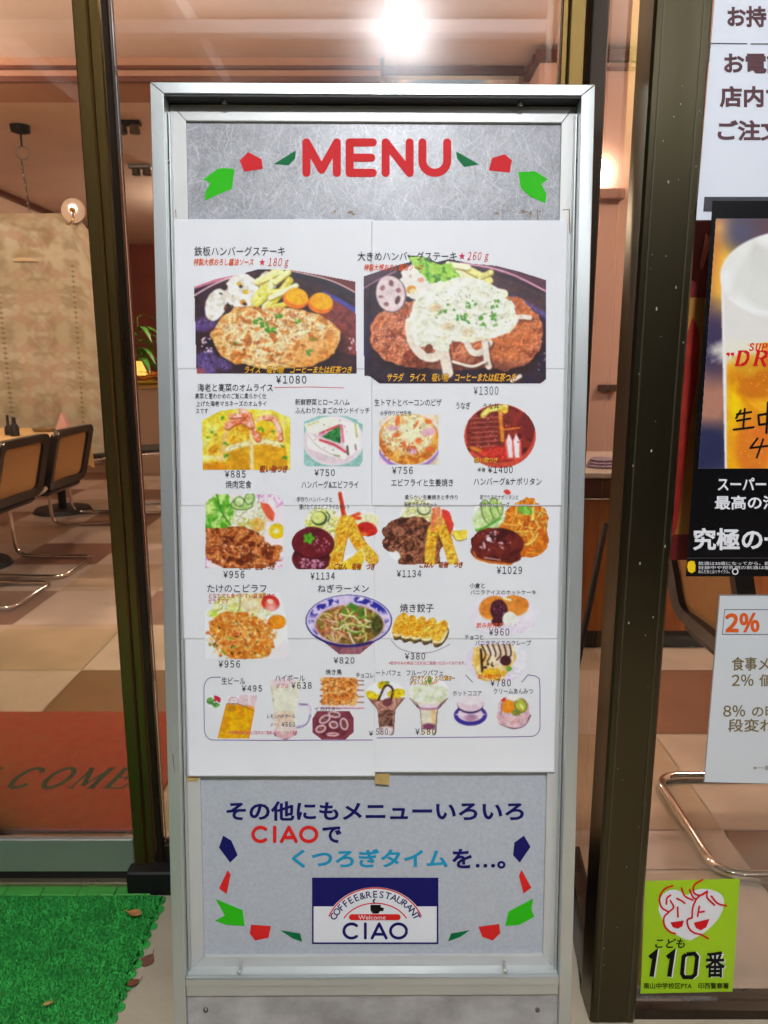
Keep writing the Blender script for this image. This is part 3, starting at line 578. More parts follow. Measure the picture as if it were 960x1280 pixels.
def pic_hotcake():
    P = Pic(584, 743, 674, 794, base=(228, 226, 234)); P.put(P.e(630, 775, 42, 24, 0, 6), P.tex([(226, 218, 230), (234, 230, 236)], 6, 3))
    for a in ((617, 759, 18, 14, -10), (644, 756, 17, 12.5, 0)): P.put(P.e(a[0] - .5, a[1] + 2, a[2], a[3], a[4]), (226, 170, 90)); P.put(P.e(*a), P.tex([(206, 120, 40), (222, 142, 56)], 9, 3))
    P.put(P.e(624, 763, 11, 14, -8, wob=.15), P.tex([(60, 24, 36), (90, 40, 50), (46, 16, 26)], 4, 4) * P.relief(2, 3, .5)); P.put(P.e(622, 777, 8, 6, 0, wob=.2), (66, 26, 40)); P.specks(14, 624, 764, 8, 10, [(190, 120, 150)], (.5, 1.1)); P.put(P.e(637, 774, 9, 9.5), P.tex([(224, 226, 210), (238, 238, 228)], 5, 3)); P.put(P.st([(630, 748), (638, 750)], 3), (240, 226, 170)); P.specks(40, 645, 784, 24, 8, [(214, 190, 214)], (.6, 1.6), .5)
    P.only(np.maximum(P.e(629, 768, 45, 26, 0), P.e(629, 776, 42, 19))); return P
def pic_crepe():
    P = Pic(581, 802, 661, 854, base=(226, 216, 234)); P.put(P.e(640, 825, 20, 22, 0, 5), P.tex([(228, 228, 236), (236, 236, 240)], 5, 3))
    P.put(P.poly([(592, 810), (600, 806), (640, 806), (646, 822), (628, 850), (600, 852), (590, 830)], 3), P.tex([(216, 166, 60), (232, 196, 110), (236, 214, 150)], 7, 4)); P.put(P.poly([(606, 808), (640, 806), (642, 826), (615, 836)], 3), P.tex([(232, 206, 170), (240, 226, 206)], 5, 3))
    for i in range(6): P.put(P.st([(602 + i * 7, 806), (607 + i * 6.4, 818), (603 + i * 6, 828 - i)], 1.8, .8), (60, 26, 24))
    P.put(P.st([(601, 812), (603, 840)], 3), (56, 26, 26)); P.put(P.e(632, 826, 7, 6.4, 20, wob=.2), (66, 26, 36)); P.put(P.e(636, 836, 4, 3), (90, 150, 30)); P.put(P.e(616, 826, 4, 7), (236, 220, 190)); P.specks(8, 612, 832, 8, 6, [(60, 26, 24)], (1.2, 2.4)); P.put(P.e(616, 842, 14, 6, 0, 2), P.tex([(222, 166, 20), (232, 190, 50)], 4, 3)); P.specks(50, 638, 842, 18, 8, [(226, 190, 220), (216, 200, 230)], (.8, 1.8), .6)
    P.only(P.e(621, 826, 39, 28)); return P
def pic_beer():
    P = Pic(258, 866, 323, 924, step=.7)
    P.put(P.poly([(300, 868), (322, 869), (318, 886), (317, 902), (308, 922), (290, 900)]), (226, 200, 206)); P.put(P.st([(311, 868), (312, 882)], 3, 2), (240, 228, 226))
    P.put(P.poly([(283, 880), (290, 880), (308, 883), (317, 888), (312, 923), (272, 923)]), P.tex([(222, 150, 10), (236, 186, 16), (230, 166, 10)], 12, 3)); P.put(P.st([(283, 881), (272, 923)], 1.6), (226, 130, 40)); P.put(P.st([(308, 884), (317, 889), (311, 922)], 4, 3), (232, 150, 30)); P.put(P.st([(283, 880), (297, 880), (316, 888)], 1.2), (150, 90, 50))
    P.put(P.e(291.5, 876, 6.4, 5, 0) * (1 - P.e(291.5, 876, 5.4, 4.2)), (196, 150, 160)); P.specks(14, 291, 875, 4, 3, [(200, 150, 160)], (.4, .9)); P.put(P.e(289, 886, 6, 4, 0) * .5, (170, 110, 40))
    for a in ((263, 876, 4.6, 4.4, -30), (271, 882, 6, 3.6, 30)): P.put(P.e(*a, wob=.4, ws=3), P.tex([(60, 130, 60), (120, 176, 90)], 3, 3))
    for k in range(5): P.put(P.e(272.5 + math.cos(k * 1.256) * 3.4, 873 + math.sin(k * 1.256) * 2.6, 2.8, 1.8, k * 72), (186, 26, 56))
    P.only(np.maximum.reduce([P.poly([(299, 867), (323, 868), (319, 887), (312, 924), (271, 924), (282, 879), (284, 870), (299, 870)]), P.e(267, 877, 10.5, 8.5)])); return P
def pic_highball():
    P = Pic(336, 846, 392, 926, step=.7)
    P.put(P.poly([(338, 852), (376, 850), (368, 900), (370, 920), (344, 922), (342, 895)]), P.tex([(222, 222, 196), (232, 232, 214), (226, 218, 196)], 9, 3)); P.put(P.e(354, 852, 17, 6, 0, 3), (232, 214, 218)); P.put(P.e(355, 897, 13, 8, 0, 5) * .7, P.tex([(216, 176, 150), (228, 200, 186)], 4, 4)); P.put(P.e(356, 915, 14, 9), (216, 170, 176)); P.put(P.e(356, 912, 11, 6, 0, 3), (226, 214, 206)); P.put(P.st([(342, 916), (347, 923), (357, 925), (367, 922), (371, 914)], 2), (120, 84, 110))
    P.put(P.st([(374, 881), (385, 881), (388, 890), (384, 904), (371, 909)], 4), (214, 200, 226)); P.put(P.st([(374, 880), (384, 881)], 1.2), (90, 80, 100)); P.put(P.st([(388, 894), (382, 906), (371, 910)], 1.4), (130, 120, 150)); P.put(P.st([(339, 858), (342, 880)], 1.4), (206, 200, 160))
    P.only(np.maximum.reduce([P.poly([(337, 850), (354, 846), (377, 849), (370, 895), (372, 918), (357, 926), (342, 920), (341, 890)]), P.st([(374, 881), (386, 881), (389, 890), (385, 905), (371, 909)], 6)])); return P
def pic_yakitori():
    P = Pic(389, 845, 456, 887, step=.7, base=(230, 224, 230)); P.put(P.st([(402, 885.5), (456, 886)], 3), (206, 150, 170))
    for i, y in enumerate((850, 855, 862, 870, 877)):
        P.put(P.st([(400, y), (455, y + 1)], 1.2), (120, 84, 60))
        for k in range(6): P.put(P.e(406 + k * 7 + (i % 2) * 2, y + (k % 3) * .6, 5.4, 4.4, 0, 1, wob=.2, seed=k), P.tex([(190, 100, 36), (222, 146, 70), (236, 180, 110)], 4, 3 + i) * P.relief(2.4, k, .5))
        P.specks(8, 424, y, 24, 3, [(110, 40, 20)], (.6, 1.3), .8, 2)
    P.only(P.poly([(400, 846), (450, 846), (456, 850), (456, 887), (398, 887)])); return P
def pic_squid():
    P = Pic(389, 886, 444, 926, step=.7)
    oc = [(396, 888), (437, 888), (443, 898), (443, 915), (432, 925), (402, 925), (390, 916), (390, 898)]
    P.put(P.poly(oc), P.tex([(120, 50, 66), (140, 66, 80)], 9, 3)); P.put(P.e(416, 907, 22, 16, 0, 3), P.tex([(96, 36, 50), (116, 48, 62)], 6, 4))
    for a in ((418, 893, 8, 4.4, 10), (406, 899, 8, 5, -30), (401, 911, 7, 5, -20), (417, 906, 6, 5, 10), (430, 905, 5.4, 8, -14), (416, 918, 8, 2.6, 0)): P.put(P.e(*a), (220, 190, 196)); P.put(P.e(a[0], a[1], a[2] - 2.2, a[3] - 2.2 if a[3] > 3 else .6, a[4]), (110, 60, 64)); P.specks(3, a[0], a[1], 3, 2, [(170, 110, 90)], (.6, 1.2))
    P.only(P.poly(oc)); return P
def glass_shape(P, cx, top, bot, c):
    P.put(P.poly([(cx - 26, top), (cx + 26, top), (cx + 12, top + 14), (cx + 10, bot), (cx - 9, bot), (cx - 12, top + 14)]), c)
def pic_parfait(cx, fruit):
    P = Pic(cx - 27, 843, cx + 28, 921, step=.7)
    if not fruit:
        glass_shape(P, cx, 872, 918, P.tex([(170, 110, 90), (206, 160, 140), (150, 96, 80)], 7, 3)); P.put(P.poly([(cx - 9, 888), (cx + 9, 888), (cx + 8, 908), (cx - 8, 908)], 3), P.tex([(96, 60, 50), (150, 110, 90), (70, 40, 36)], 7, 7)); P.put(P.e(cx, 914, 9, 6, 0, 3), (226, 214, 216))
        for a in ((cx - 18, 869, 9, 5, 20), (cx - 5, 856, 6, 6, 0), (cx + 13, 867, 12, 6, -10)): P.put(P.e(*a, wob=.3), P.tex([(206, 180, 20), (230, 206, 40)], 3, 4) * P.relief(2, 3, .4))
        P.put(P.poly([(cx - 9, 874), (cx, 855), (cx + 2, 876)]), (232, 230, 236)); P.put(P.st([(cx - 10, 875), (cx - 1, 857), (cx + 8, 862), (cx + 4, 880)], 2.6), (56, 30, 36)); P.put(P.e(cx + 1, 878, 6, 5), (110, 60, 66)); P.put(P.e(cx + 1, 853, 3, 3), (120, 150, 50)); P.specks(14, cx, 870, 16, 10, [(60, 30, 30), (226, 180, 60)], (.5, 1.2))
        keep = np.maximum.reduce([P.poly([(cx - 26, 870), (cx + 26, 870), (cx + 12, 888), (cx + 10, 920), (cx - 9, 920), (cx - 12, 888)]), P.e(cx - 1, 866, 25, 15)])
    else:
        glass_shape(P, cx, 874, 918, P.tex([(222, 216, 196), (232, 226, 200), (226, 206, 180)], 7, 3)); P.put(P.e(cx, 884, 15, 3.6), (176, 120, 150)); P.put(P.e(cx, 882, 14, 3), (226, 214, 216)); P.put(P.poly([(cx + 2, 888), (cx + 11, 888), (cx + 9, 905), (cx + 3, 905)]), (226, 200, 150))
        for a in ((cx - 14, 868, 12, 9, 30), (cx, 862, 12, 14, 0), (cx + 13, 868, 12, 9, -30), (cx, 872, 14, 8, 0)): P.put(P.e(*a, soft=2, wob=.1), P.tex([(210, 218, 180), (226, 230, 206), (234, 238, 224)], 5, 4))
        P.put(P.e(cx + 1, 850, 2.6, 5), (90, 140, 50)); P.put(P.st([(cx + 2, 855), (cx + 10, 852)], 2), (232, 150, 110)); P.put(P.e(cx, 908, 9, 4, 0, 2, wob=.3), (120, 60, 90))
        P.put(P.st([(cx - 25, 875), (cx - 13, 884)], 2), (96, 60, 70)); P.put(P.st([(cx + 24, 875), (cx + 13, 884)], 2), (96, 60, 70))
        keep = np.maximum.reduce([P.poly([(cx - 26, 872), (cx + 26, 872), (cx + 12, 888), (cx + 10, 920), (cx - 9, 920), (cx - 12, 888)]), P.e(cx, 864, 25, 19), P.e(cx + 3, 849, 8, 6)])
    P.put(P.st([(cx - 26, 872), (cx - 12, 884), (cx - 9, 918)], 1), (120, 90, 100)); P.put(P.st([(cx + 26, 872), (cx + 12, 884), (cx + 9, 914), (cx + 4, 920)], 1.4), (110, 84, 94))
    P.only(keep); return P
def pic_cocoa():
    P = Pic(565, 869, 611, 909, step=.7); P.put(P.e(588, 894, 21.5, 14), (200, 196, 216)); P.put(P.e(588, 894, 20.5, 13), (54, 44, 140)); P.put(P.e(588, 893, 16, 9), (226, 206, 222))
    for x in (570, 606): P.put(P.st([(588, 894), (x, 893)], 1.4), (226, 220, 236))
    P.put(P.e(588, 897, 8, 4, 0, 3), (176, 130, 160)); P.put(P.e(588, 880, 17, 12), (54, 40, 90)); P.put(P.e(588, 878.5, 17, 11), (222, 202, 212)); P.put(P.e(588, 875, 16, 6), (228, 222, 226)); P.only(np.maximum(P.e(588, 894, 22, 14.5), P.e(588, 879, 18, 11))); return P
def pic_anmitsu():
    P = Pic(618, 867, 668, 913, step=.7); P.put(P.e(642, 895, 21, 16), (216, 176, 184)); P.put(P.e(642, 884, 20, 15), P.tex([(226, 200, 206), (216, 180, 190)], 5, 3)); P.put(P.st([(620, 904), (630, 907), (642, 911), (655, 908), (662, 896), (665, 893)], 1.6), (100, 70, 90)); P.put(P.e(642, 903, 17, 6, 0, 3), P.tex([(206, 160, 166), (224, 196, 200)], 3, 3))
    P.put(P.e(635, 883, 9, 8.4), P.tex([(232, 130, 20), (240, 156, 40)], 5, 3)); P.put(P.e(651, 882, 8, 9.4, -24), (110, 120, 40)); P.put(P.e(651, 882, 6.4, 8, -24), (176, 180, 60)); P.put(P.e(652, 883, 1.6, 5, -30), (226, 220, 140)); P.put(P.e(645, 891, 6, 4), (130, 136, 60)); P.put(P.e(629, 874, 3, 3), (206, 50, 50)); P.put(P.e(642, 871, 9, 5, 0, 2), (234, 234, 226)); P.put(P.st([(628, 878), (626, 894)], 1.6), (160, 120, 140)); P.only(np.maximum(P.e(642, 886, 21, 18), P.e(642, 896, 22.5, 16))); return P

DISHES = [
    (pic_steak_small, 'photo of a golden hamburg patty with fries and carrots'), (pic_steak_large, 'photo of a large brown patty heaped with white onion'),
    (pic_omelette, 'photo of a yellow omelette with prawns'), (pic_sandwich, 'photo of white sandwiches on a plate'), (pic_pizza, 'photo of a pizza'), (pic_eel, 'photo of a red bowl of grilled eel'),
    (pic_yakiniku, 'photo of grilled meat with salad'), (pic_hamburg_prawn, 'photo of a patty in dark sauce with fried prawns'), (pic_ginger_prawn, 'photo of ginger pork with fried prawns'), (pic_napolitan, 'photo of a patty in sauce with orange spaghetti'),
    (pic_pilaf, 'photo of orange fried rice'), (pic_ramen, 'photo of noodles in a blue and white bowl'), (pic_gyoza, 'photo of five fried dumplings'), (pic_hotcake, 'photo of pancakes with red bean paste'), (pic_crepe, 'photo of a crepe with chocolate lines'),
    (pic_beer, 'photo of a glass of beer'), (pic_highball, 'photo of a pale drink in a mug'), (pic_yakitori, 'photo of chicken skewers'), (pic_squid, 'photo of squid rings on a dark dish'),
    (lambda: pic_parfait(483, False), 'photo of a chocolate parfait'), (lambda: pic_parfait(536, True), 'photo of a fruit parfait'), (pic_cocoa, 'photo of a cup on a blue saucer'), (pic_anmitsu, 'photo of fruit in a pink glass bowl')]

# ------------------------------------------------------------------ mesh from a grid with colours
def grid_object(name, X, Y, C, mask, fn, material, parent):
    H, Wd = X.shape
    fm = mask[:-1, :-1] & mask[1:, :-1] & mask[:-1, 1:] & mask[1:, 1:]
    if not fm.any(): return None
    idx = np.arange(H * Wd).reshape(H, Wd)
    q = np.stack([idx[:-1, :-1][fm], idx[1:, :-1][fm], idx[1:, 1:][fm], idx[:-1, 1:][fm]], -1)
    used, inv = np.unique(q, return_inverse=True); q = inv.reshape(q.shape)
    co = fn(X.ravel()[used], Y.ravel()[used])
    me = bpy.data.meshes.new(name)
    me.vertices.add(len(used)); me.vertices.foreach_set('co', co.astype(np.float32).ravel())
    n = len(q)
    me.loops.add(n * 4); me.loops.foreach_set('vertex_index', q.astype(np.int32).ravel())
    me.polygons.add(n); me.polygons.foreach_set('loop_start', np.arange(0, n * 4, 4, dtype=np.int32))
    me.update(calc_edges=True)
    if C is not None:
        a = me.color_attributes.new('Col', 'FLOAT_COLOR', 'POINT')
        c = lin(C.reshape(-1, 3)[used]); c = np.concatenate([c, np.ones((len(c), 1))], 1)
        a.data.foreach_set('color', c.astype(np.float32).ravel())
    me.materials.append(material)
    me.polygons.foreach_set('use_smooth', np.ones(n, bool))
    o = bpy.data.objects.new(name, me); COL.objects.link(o); o.parent = parent
    return o

_textcache = {}
FWD = str.maketrans('0123456789%g', '０１２３４５６７８９％ｇ')
def text_verts(t, off=0.0, shear=0.0):
    k = (t, off, shear)
    if k in _textcache: return _textcache[k]
    c = bpy.data.curves.new('txt', 'FONT'); num = not set(t) - set('0123456789%g ¥￥'); c.body = t.translate(FWD).replace('¥', '￥').replace(' ', '') if num else t
    if num: c.space_character = .6
    c.size = 1; c.shear = shear; c.resolution_u = 3; c.bevel_depth = off * 1.15; c.bevel_resolution = 0; c.fill_mode = 'FRONT'
    o = bpy.data.objects.new('txt', c); COL.objects.link(o)
    dg = bpy.context.evaluated_depsgraph_get(); dg.update()
    m = bpy.data.meshes.new_from_object(o.evaluated_get(dg))
    v = np.zeros(len(m.vertices) * 3, np.float32); m.vertices.foreach_get('co', v); v = v.reshape(-1, 3)
    f = [tuple(p.vertices) for p in m.polygons]
    bpy.data.meshes.remove(m); bpy.data.objects.remove(o); bpy.data.curves.remove(c)
    _textcache[k] = (v, f)
    return v, f

def text_px(t, x0, y0, x1, y1, off=0.0, shear=0.0):
    v, f = text_verts(t, off, shear)
    lo = v.min(0); hi = v.max(0); global TZ; TZ = v[:, 2] * .004
    x = x0 + (v[:, 0] - lo[0]) / (hi[0] - lo[0]) * (x1 - x0)
    y = y1 - (v[:, 1] - lo[1]) / (hi[1] - lo[1]) * (y1 - y0)
    return x, y, f

def flat_mesh(name, x, y, f, fn, material, parent, tz=None):
    me = bpy.data.meshes.new(name)
    co = fn(np.asarray(x, float), np.asarray(y, float))
    if tz is not None: co = co - np.stack([np.zeros_like(tz), tz, np.zeros_like(tz)], -1)
    me.from_pydata(co.tolist(), [], f); me.materials.append(material); me.update()
    # faces toward the viewer
    o = bpy.data.objects.new(name, me); COL.objects.link(o)
    if parent: o.parent = parent
    return o

def poly_px(name, pts, fn, material, parent):
    return flat_mesh(name, [p[0] for p in pts], [p[1] for p in pts], [tuple(range(len(pts)))[::-1]], fn, material, parent)

def strokes_px(name, paths, w, mapw, material, parent, cap=True):
    """thick lines with round ends; each piece a hair above the one before"""
    X = []; Y = []; D = []; F = []; k = 0
    sp = []
    for pts in paths:
        cur = [pts[0]]
        for i in range(1, len(pts)):
            cur.append(pts[i])
            if cap and i < len(pts) - 1:
                a = np.array(pts[i], float) - np.array(pts[i - 1], float); b_ = np.array(pts[i + 1], float) - np.array(pts[i], float)
                if a @ b_ < .8 * np.hypot(*a) * np.hypot(*b_): sp.append(cur); cur = [pts[i]]
        sp.append(cur)
    for pts in sp:
        n = len(pts)
        # build one ribbon with mitred joints
        L = []; R = []
        for i in range(n):
            p = np.array(pts[i], float); a = np.array(pts[max(i - 1, 0)], float); b = np.array(pts[min(i + 1, n - 1)], float)
            d1 = p - a if i > 0 else b - p; d2 = b - p if i < n - 1 else p - a
            d1 = d1 / (np.hypot(*d1) + 1e-9); d2 = d2 / (np.hypot(*d2) + 1e-9)
            m = d1 + d2; m = m / (np.hypot(*m) + 1e-9); nn = np.array([-m[1], m[0]]); cs = max(.35, nn @ np.array([-d1[1], d1[0]]))
            L.append(p + nn * w / 2 / cs); R.append(p - nn * w / 2 / cs)
        b0 = len(X)
        for q in L + R: X.append(q[0]); Y.append(q[1]); D.append(k * 4e-5)
        for i in range(n - 1): F.append((b0 + i, b0 + i + 1, b0 + n + i + 1, b0 + n + i))
        k += 1
        if cap:
            for p, q in ((pts[0], pts[1]), (pts[-1], pts[-2])):
                d = np.array(p, float) - np.array(q, float); an = math.atan2(d[1], d[0]); b0 = len(X)
                for j in range(9):
                    g = an - math.pi / 2 + math.pi * j / 8; X.append(p[0] + math.cos(g) * w / 2); Y.append(p[1] + math.sin(g) * w / 2); D.append((k - 1) * 4e-5)
                F.append(tuple(range(b0, b0 + 9)))
    D = np.array(D)
    return flat_mesh(name, X, Y, F, lambda x, y: mapw(x, y, D), material, parent)

def arc(cx, cy, rx, ry, a0, a1, n=10):
    return [(cx + rx * math.cos(math.radians(a0 + (a1 - a0) * i / n)), cy + ry * math.sin(math.radians(a0 + (a1 - a0) * i / n))) for i in range(n + 1)]

# =================================================================== SETTING
ground_m = mat('concrete', (172, 158, 134), .75, 0, vscale=3.5, bump=.15, bscale=90, col2=(198, 184, 158))
g = MB(); g.box(-40, 40, -40, 40, -.2, 0); tag(g.build('ground', ground_m), kind='structure')
g = MB(); g.box(-40, 40, -40, -2.3, -.1, .004); tag(g.build('road', mat('asphalt', (52, 52, 54), .8, 0, var=.2, vscale=30, bump=.3, bscale=120)), kind='structure')

def floor_material():
    m = bpy.data.materials.new('floor_tiles'); m.use_nodes = True; nt = m.node_tree; L = nt.links; p = nt.nodes['Principled BSDF']
    a = nt.nodes.new('ShaderNodeAttribute'); a.attribute_name = 'Col'
    tc = nt.nodes.new('ShaderNodeTexCoord')
    n = nt.nodes.new('ShaderNodeTexNoise'); n.inputs['Scale'].default_value = 4; n.inputs['Detail'].default_value = 8; L.new(tc.outputs['Object'], n.inputs['Vector'])
    mr = nt.nodes.new('ShaderNodeMapRange'); mr.inputs[1].default_value = .3; mr.inputs[2].default_value = .7; mr.inputs[3].default_value = .82; mr.inputs[4].default_value = 1.12
    L.new(n.outputs[0], mr.inputs[0])
    mx = nt.nodes.new('ShaderNodeMixRGB'); mx.blend_type = 'MULTIPLY'; mx.inputs[0].default_value = 1
    L.new(a.outputs['Color'], mx.inputs[1]); L.new(mr.outputs[0], mx.inputs[2]); L.new(mx.outputs[0], p.inputs['Base Color'])
    mr2 = nt.nodes.new('ShaderNodeMapRange'); mr2.inputs[3].default_value = .22; mr2.inputs[4].default_value = .4; L.new(n.outputs[0], mr2.inputs[0]); L.new(mr2.outputs[0], p.inputs['Roughness'])
    n3 = nt.nodes.new('ShaderNodeTexNoise'); n3.inputs['Scale'].default_value = 40; L.new(tc.outputs['Object'], n3.inputs['Vector'])
    b = nt.nodes.new('ShaderNodeBump'); b.inputs['Strength'].default_value = .06; b.inputs['Distance'].default_value = .01; L.new(n3.outputs[0], b.inputs['Height']); L.new(b.outputs[0], p.inputs['Normal'])
    return m
fl = MB(); cols = []
PX0, PY0, PT = -1.68, 2.28 - 1.57, .51
tint = {0: (190, 170, 152), 1: (124, 84, 62), 2: (174, 150, 124)}
rr = random.Random(3)
def tile_rows(x0, x1, y0, y1):
    xs = [x0] + [PX0 + PT * i for i in range(-10, 20) if x0 < PX0 + PT * i < x1] + [x1]
    ys = [y0] + [PY0 + PT * j for j in range(-10, 30) if y0 < PY0 + PT * j < y1] + [y1]
    for a in range(len(xs) - 1):
        for b in range(len(ys) - 1):
            i = math.floor((xs[a] + xs[a + 1] - 2 * PX0) / 2 / PT); j = math.floor((ys[b] + ys[b + 1] - 2 * PY0) / 2 / PT)
            k = 1 if (i % 2 == 1 and j % 2 == 0) else (2 if (i % 2 == 0 and j % 2 == 1) else 0)
            gp = .0018
            fl.add([(xs[a] + gp, ys[b] + gp, .004), (xs[a + 1] - gp, ys[b] + gp, .004), (xs[a + 1] - gp, ys[b + 1] - gp, .004), (xs[a] + gp, ys[b + 1] - gp, .004)], [(0, 1, 2, 3)])
            cols.append(lin(tint[k]) * (.94 + .12 * rr.random()))
tile_rows(-3.6, 3.5, .045, 9.6); tile_rows(.44, 3.5, -.37, .045)
fo = fl.build('floor', floor_material())
at = fo.data.color_attributes.new('Col', 'FLOAT_COLOR', 'CORNER')
at.data.foreach_set('color', np.repeat(np.concatenate([np.array(cols), np.ones((len(cols), 1))], 1), 4, 0).astype(np.float32).ravel())
tag(fo, kind='structure')
CEIL = 2.7
ceil_m = mat('ceiling_paint', (222, 200, 186), .7, 0, var=.06, vscale=2.5, bump=.03, bscale=30)
b = MB(); b.box(-3.7, 3.6, 3.1, 9.7, CEIL, CEIL + .1); b.box(-3.7, 3.6, .06, 2.78, CEIL + .0, CEIL + .1); b.box(0.0, 3.6, 2.781, 3.099, CEIL + .001, CEIL + .1)
tag(b.build('ceiling', ceil_m), kind='structure')
wall_l = mat('wall_beige', (206, 172, 150), .7, 0, var=.05, vscale=3)
wall_b = mat('wall_redbrown', (122, 54, 34), .55, 0, var=.18, vscale=3, bump=.05)
def wall(name, x0, x1, y0, y1, z0, z1, m, label):
    b = MB(); b.box(x0, x1, y0, y1, z0, z1); return tag(b.build(name, m), label, 'wall')
wall('side_wall', -3.72, -3.6, .1, 9.7, 0, CEIL, wall_l, 'beige side wall running back on the left of the dining room')
wall('side_wall', 3.5, 3.62, -.36, 9.7, 0, CEIL, wall_l, 'beige side wall on the far right of the dining room')
wall('back_wall', -3.6, 3.5, 9.6, 9.72, 0, CEIL, wall_b, 'dark red brown back wall of the dining room')
dkwood = mat('dark_wood', (84, 40, 24), .4, 0, var=.25, vscale=5, stretch=(1, 6, 6))
b = MB(); b.box(-3.6, -.02, 2.78, 3.1, CEIL - .12, CEIL + .1); beam = b.build('ceiling_beam', mat('beam_brown', (160, 116, 92), .6, 0, var=.1, vscale=3))
tag(beam, 'brown boxed ceiling beam with dark trim crossing the dining room', 'ceiling beam')
b = MB()
b.box(-3.59, -.025, 2.755, 2.779, CEIL - .122, CEIL - .095); b.box(-3.59, -.025, 2.755, 2.779, CEIL - .06, CEIL - .045); b.build('trim', dkwood, beam)
b = MB(); b.box(-3.598, -3.55, .12, 9.55, CEIL - .05, CEIL - .003); tag(b.build('cornice', dkwood), 'dark wood cornice along top of left side wall', 'cornice')

# partition with the picture of a sky, right of centre
part_m = mat('pink_wall', (206, 164, 146), .7, 0, var=.05, vscale=3)
pw = empty('partition_wall', (0, 2.9, 0), 'pink partition wall with dark cornice behind the menu board', 'wall')
b = MB(); b.box(.0, .78, .03, .12, 0, CEIL - .004); b.box(.78, 3.48, -.25, .12, .0, CEIL - .02); b.build('wall', part_m, pw)
b = MB(); b.box(-.01, .744, -.005, .028, CEIL - .04, CEIL - .006); b.box(.755, 3.47, -.29, -.251, CEIL - .07, CEIL - .021); b.box(.745, .779, -.25, .02, CEIL - .07, CEIL - .03); b.build('cornice', dkwood, pw)
# sky picture
pc = Pic(0, 0, 60, 30, step=1.0)
pc.c = pc.tex([(150, 190, 226), (176, 206, 232)], 40, 3); cl = np.clip((fbm(pc.X, pc.Y * 1.8, 18, 6, 4) - .42) * 5, 0, 1); pc.put(cl, pc.tex([(214, 196, 190), (240, 236, 232)], 9, 4))
def picmap(x, y): return np.stack([.04 + x / 60 * .66, np.full_like(x, 2.906), 2.635 - y / 30 * .36], -1)
wp = empty('wall_picture', (.37, 2.9, 2.275), 'picture of a cloudy blue sky on the pink partition wall', 'picture')
grid_object('picture', pc.X, pc.Y, pc.c, pc.m, lambda x, y: picmap(x, y) - np.array([.37, 2.9, 2.275]), M['print'], wp)
b = MB(); b.box(-.35, .35, .008, .029, -.02, .38); b.build('frame', mat('picture_frame', (190, 180, 170), .5), wp)

# =================================================================== SHOP FRONT
def upright(b, x0, x1, y0, y1, z0=.0, z1=2.3, bev=.003): b.box(x0, x1, y0, y1, z0, z1, bev)
def Xat(px, py, Y): return float(on_Y(px, py, Y)[0])
def Zat(py, Y): return float(on_Y(480, py, Y)[2])
xl0, xl1, xl2 = Xat(128, 500, 0), Xat(145, 500, 0), Xat(156, 500, 0)
zr0, zr1 = Zat(1090, 0), Zat(1047, 0)
door = empty('glass_door', (xl0 - .6, 0, 0), 'bronze framed glass sliding door left of the menu board', 'door')
ox = xl0 - .6
b = MB(); upright(b, .6, .6 + (xl1 - xl0), -.012, .035); b.box(.6 + (xl1 - xl0), .6 + (xl2 - xl0), -.004, .03, 0, 2.3, .002); b.build('stile', M['bronze'], door, 30)
b = MB(); b.box(-.3, .598, -.008, .007, zr0 + .006, zr1, .002); b.build('bottom_rail', M['steel'], door, 30)
b = MB(); b.box(-.3, .598, -.004, .028, zr0 - .03, zr0 + .005); b.build('rubber_seal', M['black'], door)
b = MB(); b.box(-.3, .6, .008, .014, zr1, 2.25); b.build('glass_pane', M['glass'], door)
b = MB(); b.box(-.3, .598, -.008, .03, 2.25, 2.34, .003); b.build('top_rail', M['bronze'], door)
# centre window between the door and the corner
xm0, xm1, xm2 = Xat(701, 60, 0), Xat(730, 60, 0), Xat(755, 60, 0)
xj0, xj1 = Xat(158.5, 500, 0), Xat(168, 500, 0)
win = empty('shop_window', (0, 0, 0), 'tall fixed shop window in bronze frame behind the menu board', 'window')
b = MB(); upright(b, xj0, xj1, -.006, .03); b.build('jamb', M['bronze_d'], win, 30)
b = MB(); upright(b, xm0 + .012, xm1, -.012, .04); b.box(xm0, xm0 + .0115, -.004, .03, 0, 2.3, .002); b.build('mullion', M['bronze'], win, 30)
b = MB(); upright(b, xm1 + .004, xm2, -.03, .04); b.build('corner_stile', M['bronze_d'], win, 30)
b = MB(); b.box(xj1 + .001, xm0 - .001, -.006, .03, .061, .105, .003); b.build('bottom_rail', M['bronze_d'], win, 30)
b = MB(); b.box(xj0 - .06, xm2, -.042, .034, 0, .060, .004); b.build('sill', M['black'], win, 30)
b = MB(); b.box(xj1 + .001, xm0 - .001, .008, .014, .105, 2.3); b.build('glass_pane', M['glass'], win)
b = MB(); b.box(xj0, xm2, -.03, .04, 2.301, 2.4); b.build('head_rail', M['bronze'], win)
# sill under the door
b = MB(); b.box(-1.8, xj0 - .061, -.02, .04, 0, .018, .002); tag(b.build('door_sill', mat('sill_metal', (176, 160, 130), .3, .8, rvar=.05)), 'pale metal door sill strip behind the green mat', 'sill')
